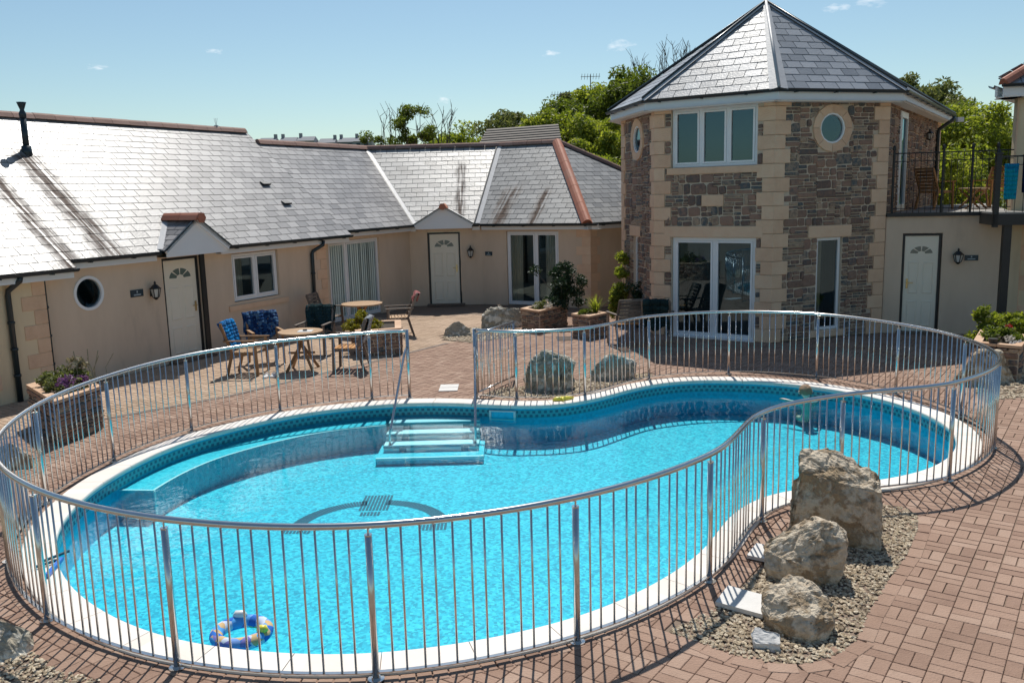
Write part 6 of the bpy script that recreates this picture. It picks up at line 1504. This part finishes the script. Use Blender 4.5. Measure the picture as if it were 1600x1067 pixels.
def tree(label, x, y, z, rx, ry, rz, mat, n, leaf, seed, base=0., clumps=46, rad=.62, group=None, name='tree', fine=0, up=.35):
    t = thing(name, (x, y, base), label, 'tree', group); trunk(t, (x, y, base), z-base+rz*.5, .14, seed, spread=min(rx, ry)*.7, fine=fine)
    n = int(n*1.5); me = leaf_mesh('crown', n, crown_clumps(rx, ry, rz, clumps, rad), leaf, seed, mat, up); o = obj_mesh('crown', me, t, (0, 0, z-base)); return t
gname = 'trees behind the bungalows'
tree('leafy green tree filling the skyline just right of the tiled roof', 1.9, 43.5, 5.5, 1.7, 1.5, 1.5, 'leaf', 8000, .11, 121, group=gname)
tree('highest leafy tree against the tower roof on its left', 5.2, 47, 7.1, 1.9, 1.6, 1.5, 'leaf', 8000, .12, 122, group=gname)
tree('low leafy bush on the skyline right beside the elder', -3.1, 44, 4.9, 1.3, 1.2, 1.0, 'leaf_mid', 5000, .10, 123, group=gname)
tree('round olive green tree rising behind the middle of the ridge', -.1, 46, 5.5, 1.9, 1.8, 1.55, 'leaf_olive', 9000, .11, 101, group=gname)
tree('low bright bush line showing left behind the middle roof', -2.0, 43, 4.75, 1.9, 1.5, 1.35, 'leaf', 8000, .10, 102, group=gname)
tree('mid green tree right of the round olive one', 2.9, 45.5, 5.8, 1.9, 1.6, 1.6, 'leaf_mid', 8000, .11, 103, group=gname)
tree('brightest bushy tree filling the gap left of the tower', 4.5, 40, 4.6, 2.3, 1.8, 2.1, 'leaf', 13000, .11, 104, group=gname, clumps=60)
tree('taller leafy tree touching the tower eaves on the left', 5.9, 44, 6.7, 2.2, 1.8, 2.1, 'leaf_mid', 9000, .11, 105, group=gname)
tree('darker tree between the round one and the tower, farther back', 4.2, 49, 6.9, 2.0, 1.8, 1.7, 'leaf_olive', 8000, .12, 106, group=gname)
tree('low green filling below the bright tree left of the tower', 3.6, 37, 3.3, 2.4, 1.5, 1.5, 'leaf', 8000, .10, 107, group=gname)
tree('bright sunlit tree behind the roof terrace', 15.3, 30, 3.7, 2.1, 1.6, 2.0, 'leaf', 15000, .085, 108, clumps=60, group='trees behind the roof terrace')
tree('lower bright tree behind the terrace railing', 13.4, 27.5, 2.6, 1.6, 1.3, 1.5, 'leaf', 9000, .08, 109, group='trees behind the roof terrace')
tree('olive tree with open twiggy top behind the right tower eaves', 20.6, 45, 6.5, 2.3, 1.8, 1.7, 'leaf_olive', 6500, .12, 110, group='trees behind the roof terrace', fine=10)
tree('darker tree at the far side of the roof terrace', 18.4, 36, 4.4, 1.8, 1.5, 1.5, 'leaf_mid', 7000, .10, 111, group='trees behind the roof terrace')
tree('thin elder tree with sparse leaves above the roof valley', -4.0, 40, 6.0, 1.15, 1.0, 1.05, 'leaf_mid', 2400, .075, 112, clumps=26, rad=.3, fine=8, group=gname)
tree('small half bare sapling left of the elder', -5.6, 40, 5.2, 1.0, .8, .8, 'leaf_mid', 1500, .08, 113, clumps=16, rad=.28, fine=8, group=gname)
def bare(label, x, y, z0, z1, wdt, seed, n=14):
    t = thing('bare_tree', (x, y, 0), label, 'tree'); rnd = random.Random(seed); m = MB(); m.tube([(x, y, 0), (x, y, z0)], [.12, .07], 6); m.build('trunk', 'bark', t); m = MB()
    for k in range(n):
        b = Vector((x+rnd.uniform(-wdt, wdt), y, z0)); e = b+Vector((rnd.uniform(-.35, .35), 0, (z1-z0)*rnd.uniform(.5, 1))); md = b.lerp(e, .5)+Vector((rnd.uniform(-.15, .15), 0, 0)); m.tube([Vector((x, y, z0-.5)), b, md, e], [.03, .022, .016, .008], 4)
        for j in range(4):
            q = md.lerp(e, rnd.random()); m.tube([q, q+Vector((rnd.uniform(-.35, .35), rnd.uniform(-.2, .2), rnd.uniform(.2, .6)))], [.012, .006], 4)
    m.build('branches', 'bark', t)
bare('bare twigs sticking up left of the tower roof', 7.0, 46, 8.2, 9.7, .7, 201)
bare('bare twigs close against the left slope of the tower roof', 8.6, 46, 8.6, 10.4, .6, 202)
bare('bare upright stems beside the elder tree', -4.9, 40.5, 5.2, 7.0, .8, 203, 10)
bare('thin bare stems right of the elder tree', -2.9, 40.5, 5.2, 6.9, .5, 204, 8)
# neighbour with brown tiled roof
nb = thing('neighbour_house', (.55, 37, 0), 'low house with brown tiled roof among the trees behind', 'house')
m = MB(); m.box(-.95, 2.1, 36.5, 40, 0, 4.9); m.build('wall', 'farhouse', nb)
for k in range(7):
    m = MB(); y0 = 36.2+k*.30; z0 = 4.92+k*.115; m.hexa([(-1.15+k*.05, y0, z0), (2.2, y0, z0+.14), (2.2, y0+.33, z0+.26), (-1.15+k*.05, y0+.33, z0+.12)], [(-1.15+k*.05, y0, z0+.06), (2.2, y0, z0+.20), (2.2, y0+.33, z0+.28), (-1.15+k*.05, y0+.33, z0+.14)]); m.build('tile_course', 'tileroof', nb)
# row of far houses on the skyline
rf = random.Random(9)
labs = ['leftmost far house on the skyline above the lower ridge', 'second far house from the left on the skyline', 'third far house on the skyline, with a wide roof', 'fourth far house on the skyline', 'fifth far house on the skyline, near the sapling', 'sixth far house, closest behind the sapling', 'last far house of the skyline row, behind the sapling']
for k in range(7):
    x = -62.5+k*4.6; y = 222+rf.uniform(-3, 3); t = thing('far_house', (x, y, 14), labs[k], 'house', 'far houses on the skyline'); w_ = 4.3; zr = 17.5+rf.uniform(-.3, .3); ze = zr-1.2
    m = MB(); m.box(x-w_/2, x+w_/2, y-3, y+3, 12, ze); m.build('wall', 'farhouse', t)
    m = MB(); m.add([(x-w_/2, y-3.3, ze), (x+w_/2, y-3.3, ze), (x+w_/2, y+3.3, ze), (x-w_/2, y+3.3, ze), (x-w_/2+.2, y, zr), (x+w_/2-.2, y, zr)], [(0, 1, 5, 4), (2, 3, 4, 5), (1, 2, 5), (3, 0, 4)]); r_ = m.build('roof', 'farroof', t)
    m = MB(); cx_ = x+rf.choice((-1, 1))*w_*.38; m.box(cx_-.35, cx_+.35, y-.4, y+.4, zr-.6, zr+.8); m.build('chimney', 'farhouse', r_)
    for q in (-.9, .9):
        m = MB(); m.box(x+q-.45, x+q+.45, y-3.05, y-3.0, ze-1.3, ze-.4); m.build('window', 'dark_in', t)
# television aerials
for lab, x, y, z0, z1 in (('television aerial above the trees, left of the taller one', 2.85, 47, 6.0, 8.1), ('taller television aerial near the tower eaves', 4.4, 47, 7.0, 8.95)):
    t = thing('aerial', (x, y, 0), lab, 'aerial'); m = MB(); m.tube([(x, y, 0), (x, y, z1)], .025, 6); m.build('mast', 'drain', t); m = MB(); m.tube([(x-.5, y, z1-.1), (x+.5, y, z1-.1)], .014, 5)
    for k in range(7): m.tube([(x-.45+k*.15, y-.2, z1-.1+.12), (x-.45+k*.15, y+.2, z1-.1-.12)], .010, 4)
    m.build('antenna', 'drain', t)
# gull spikes along the upper ridge
for u, nm in ((-7.05, 0), (-1.9, 1), (4.6, 2)):
    q = wp(u, ZR1)+Vector((0, 0, .08)); m = MB(); m.box(q.x-.04, q.x+.04, q.y-.04, q.y+.04, q.z-.02, q.z+.03)
    for k in (-1, 0, 1): m.tube([q, q+Vector((k*.03, k*.03, .2))], .004, 4)
    m.build('gull_spike', 'lead', bw)
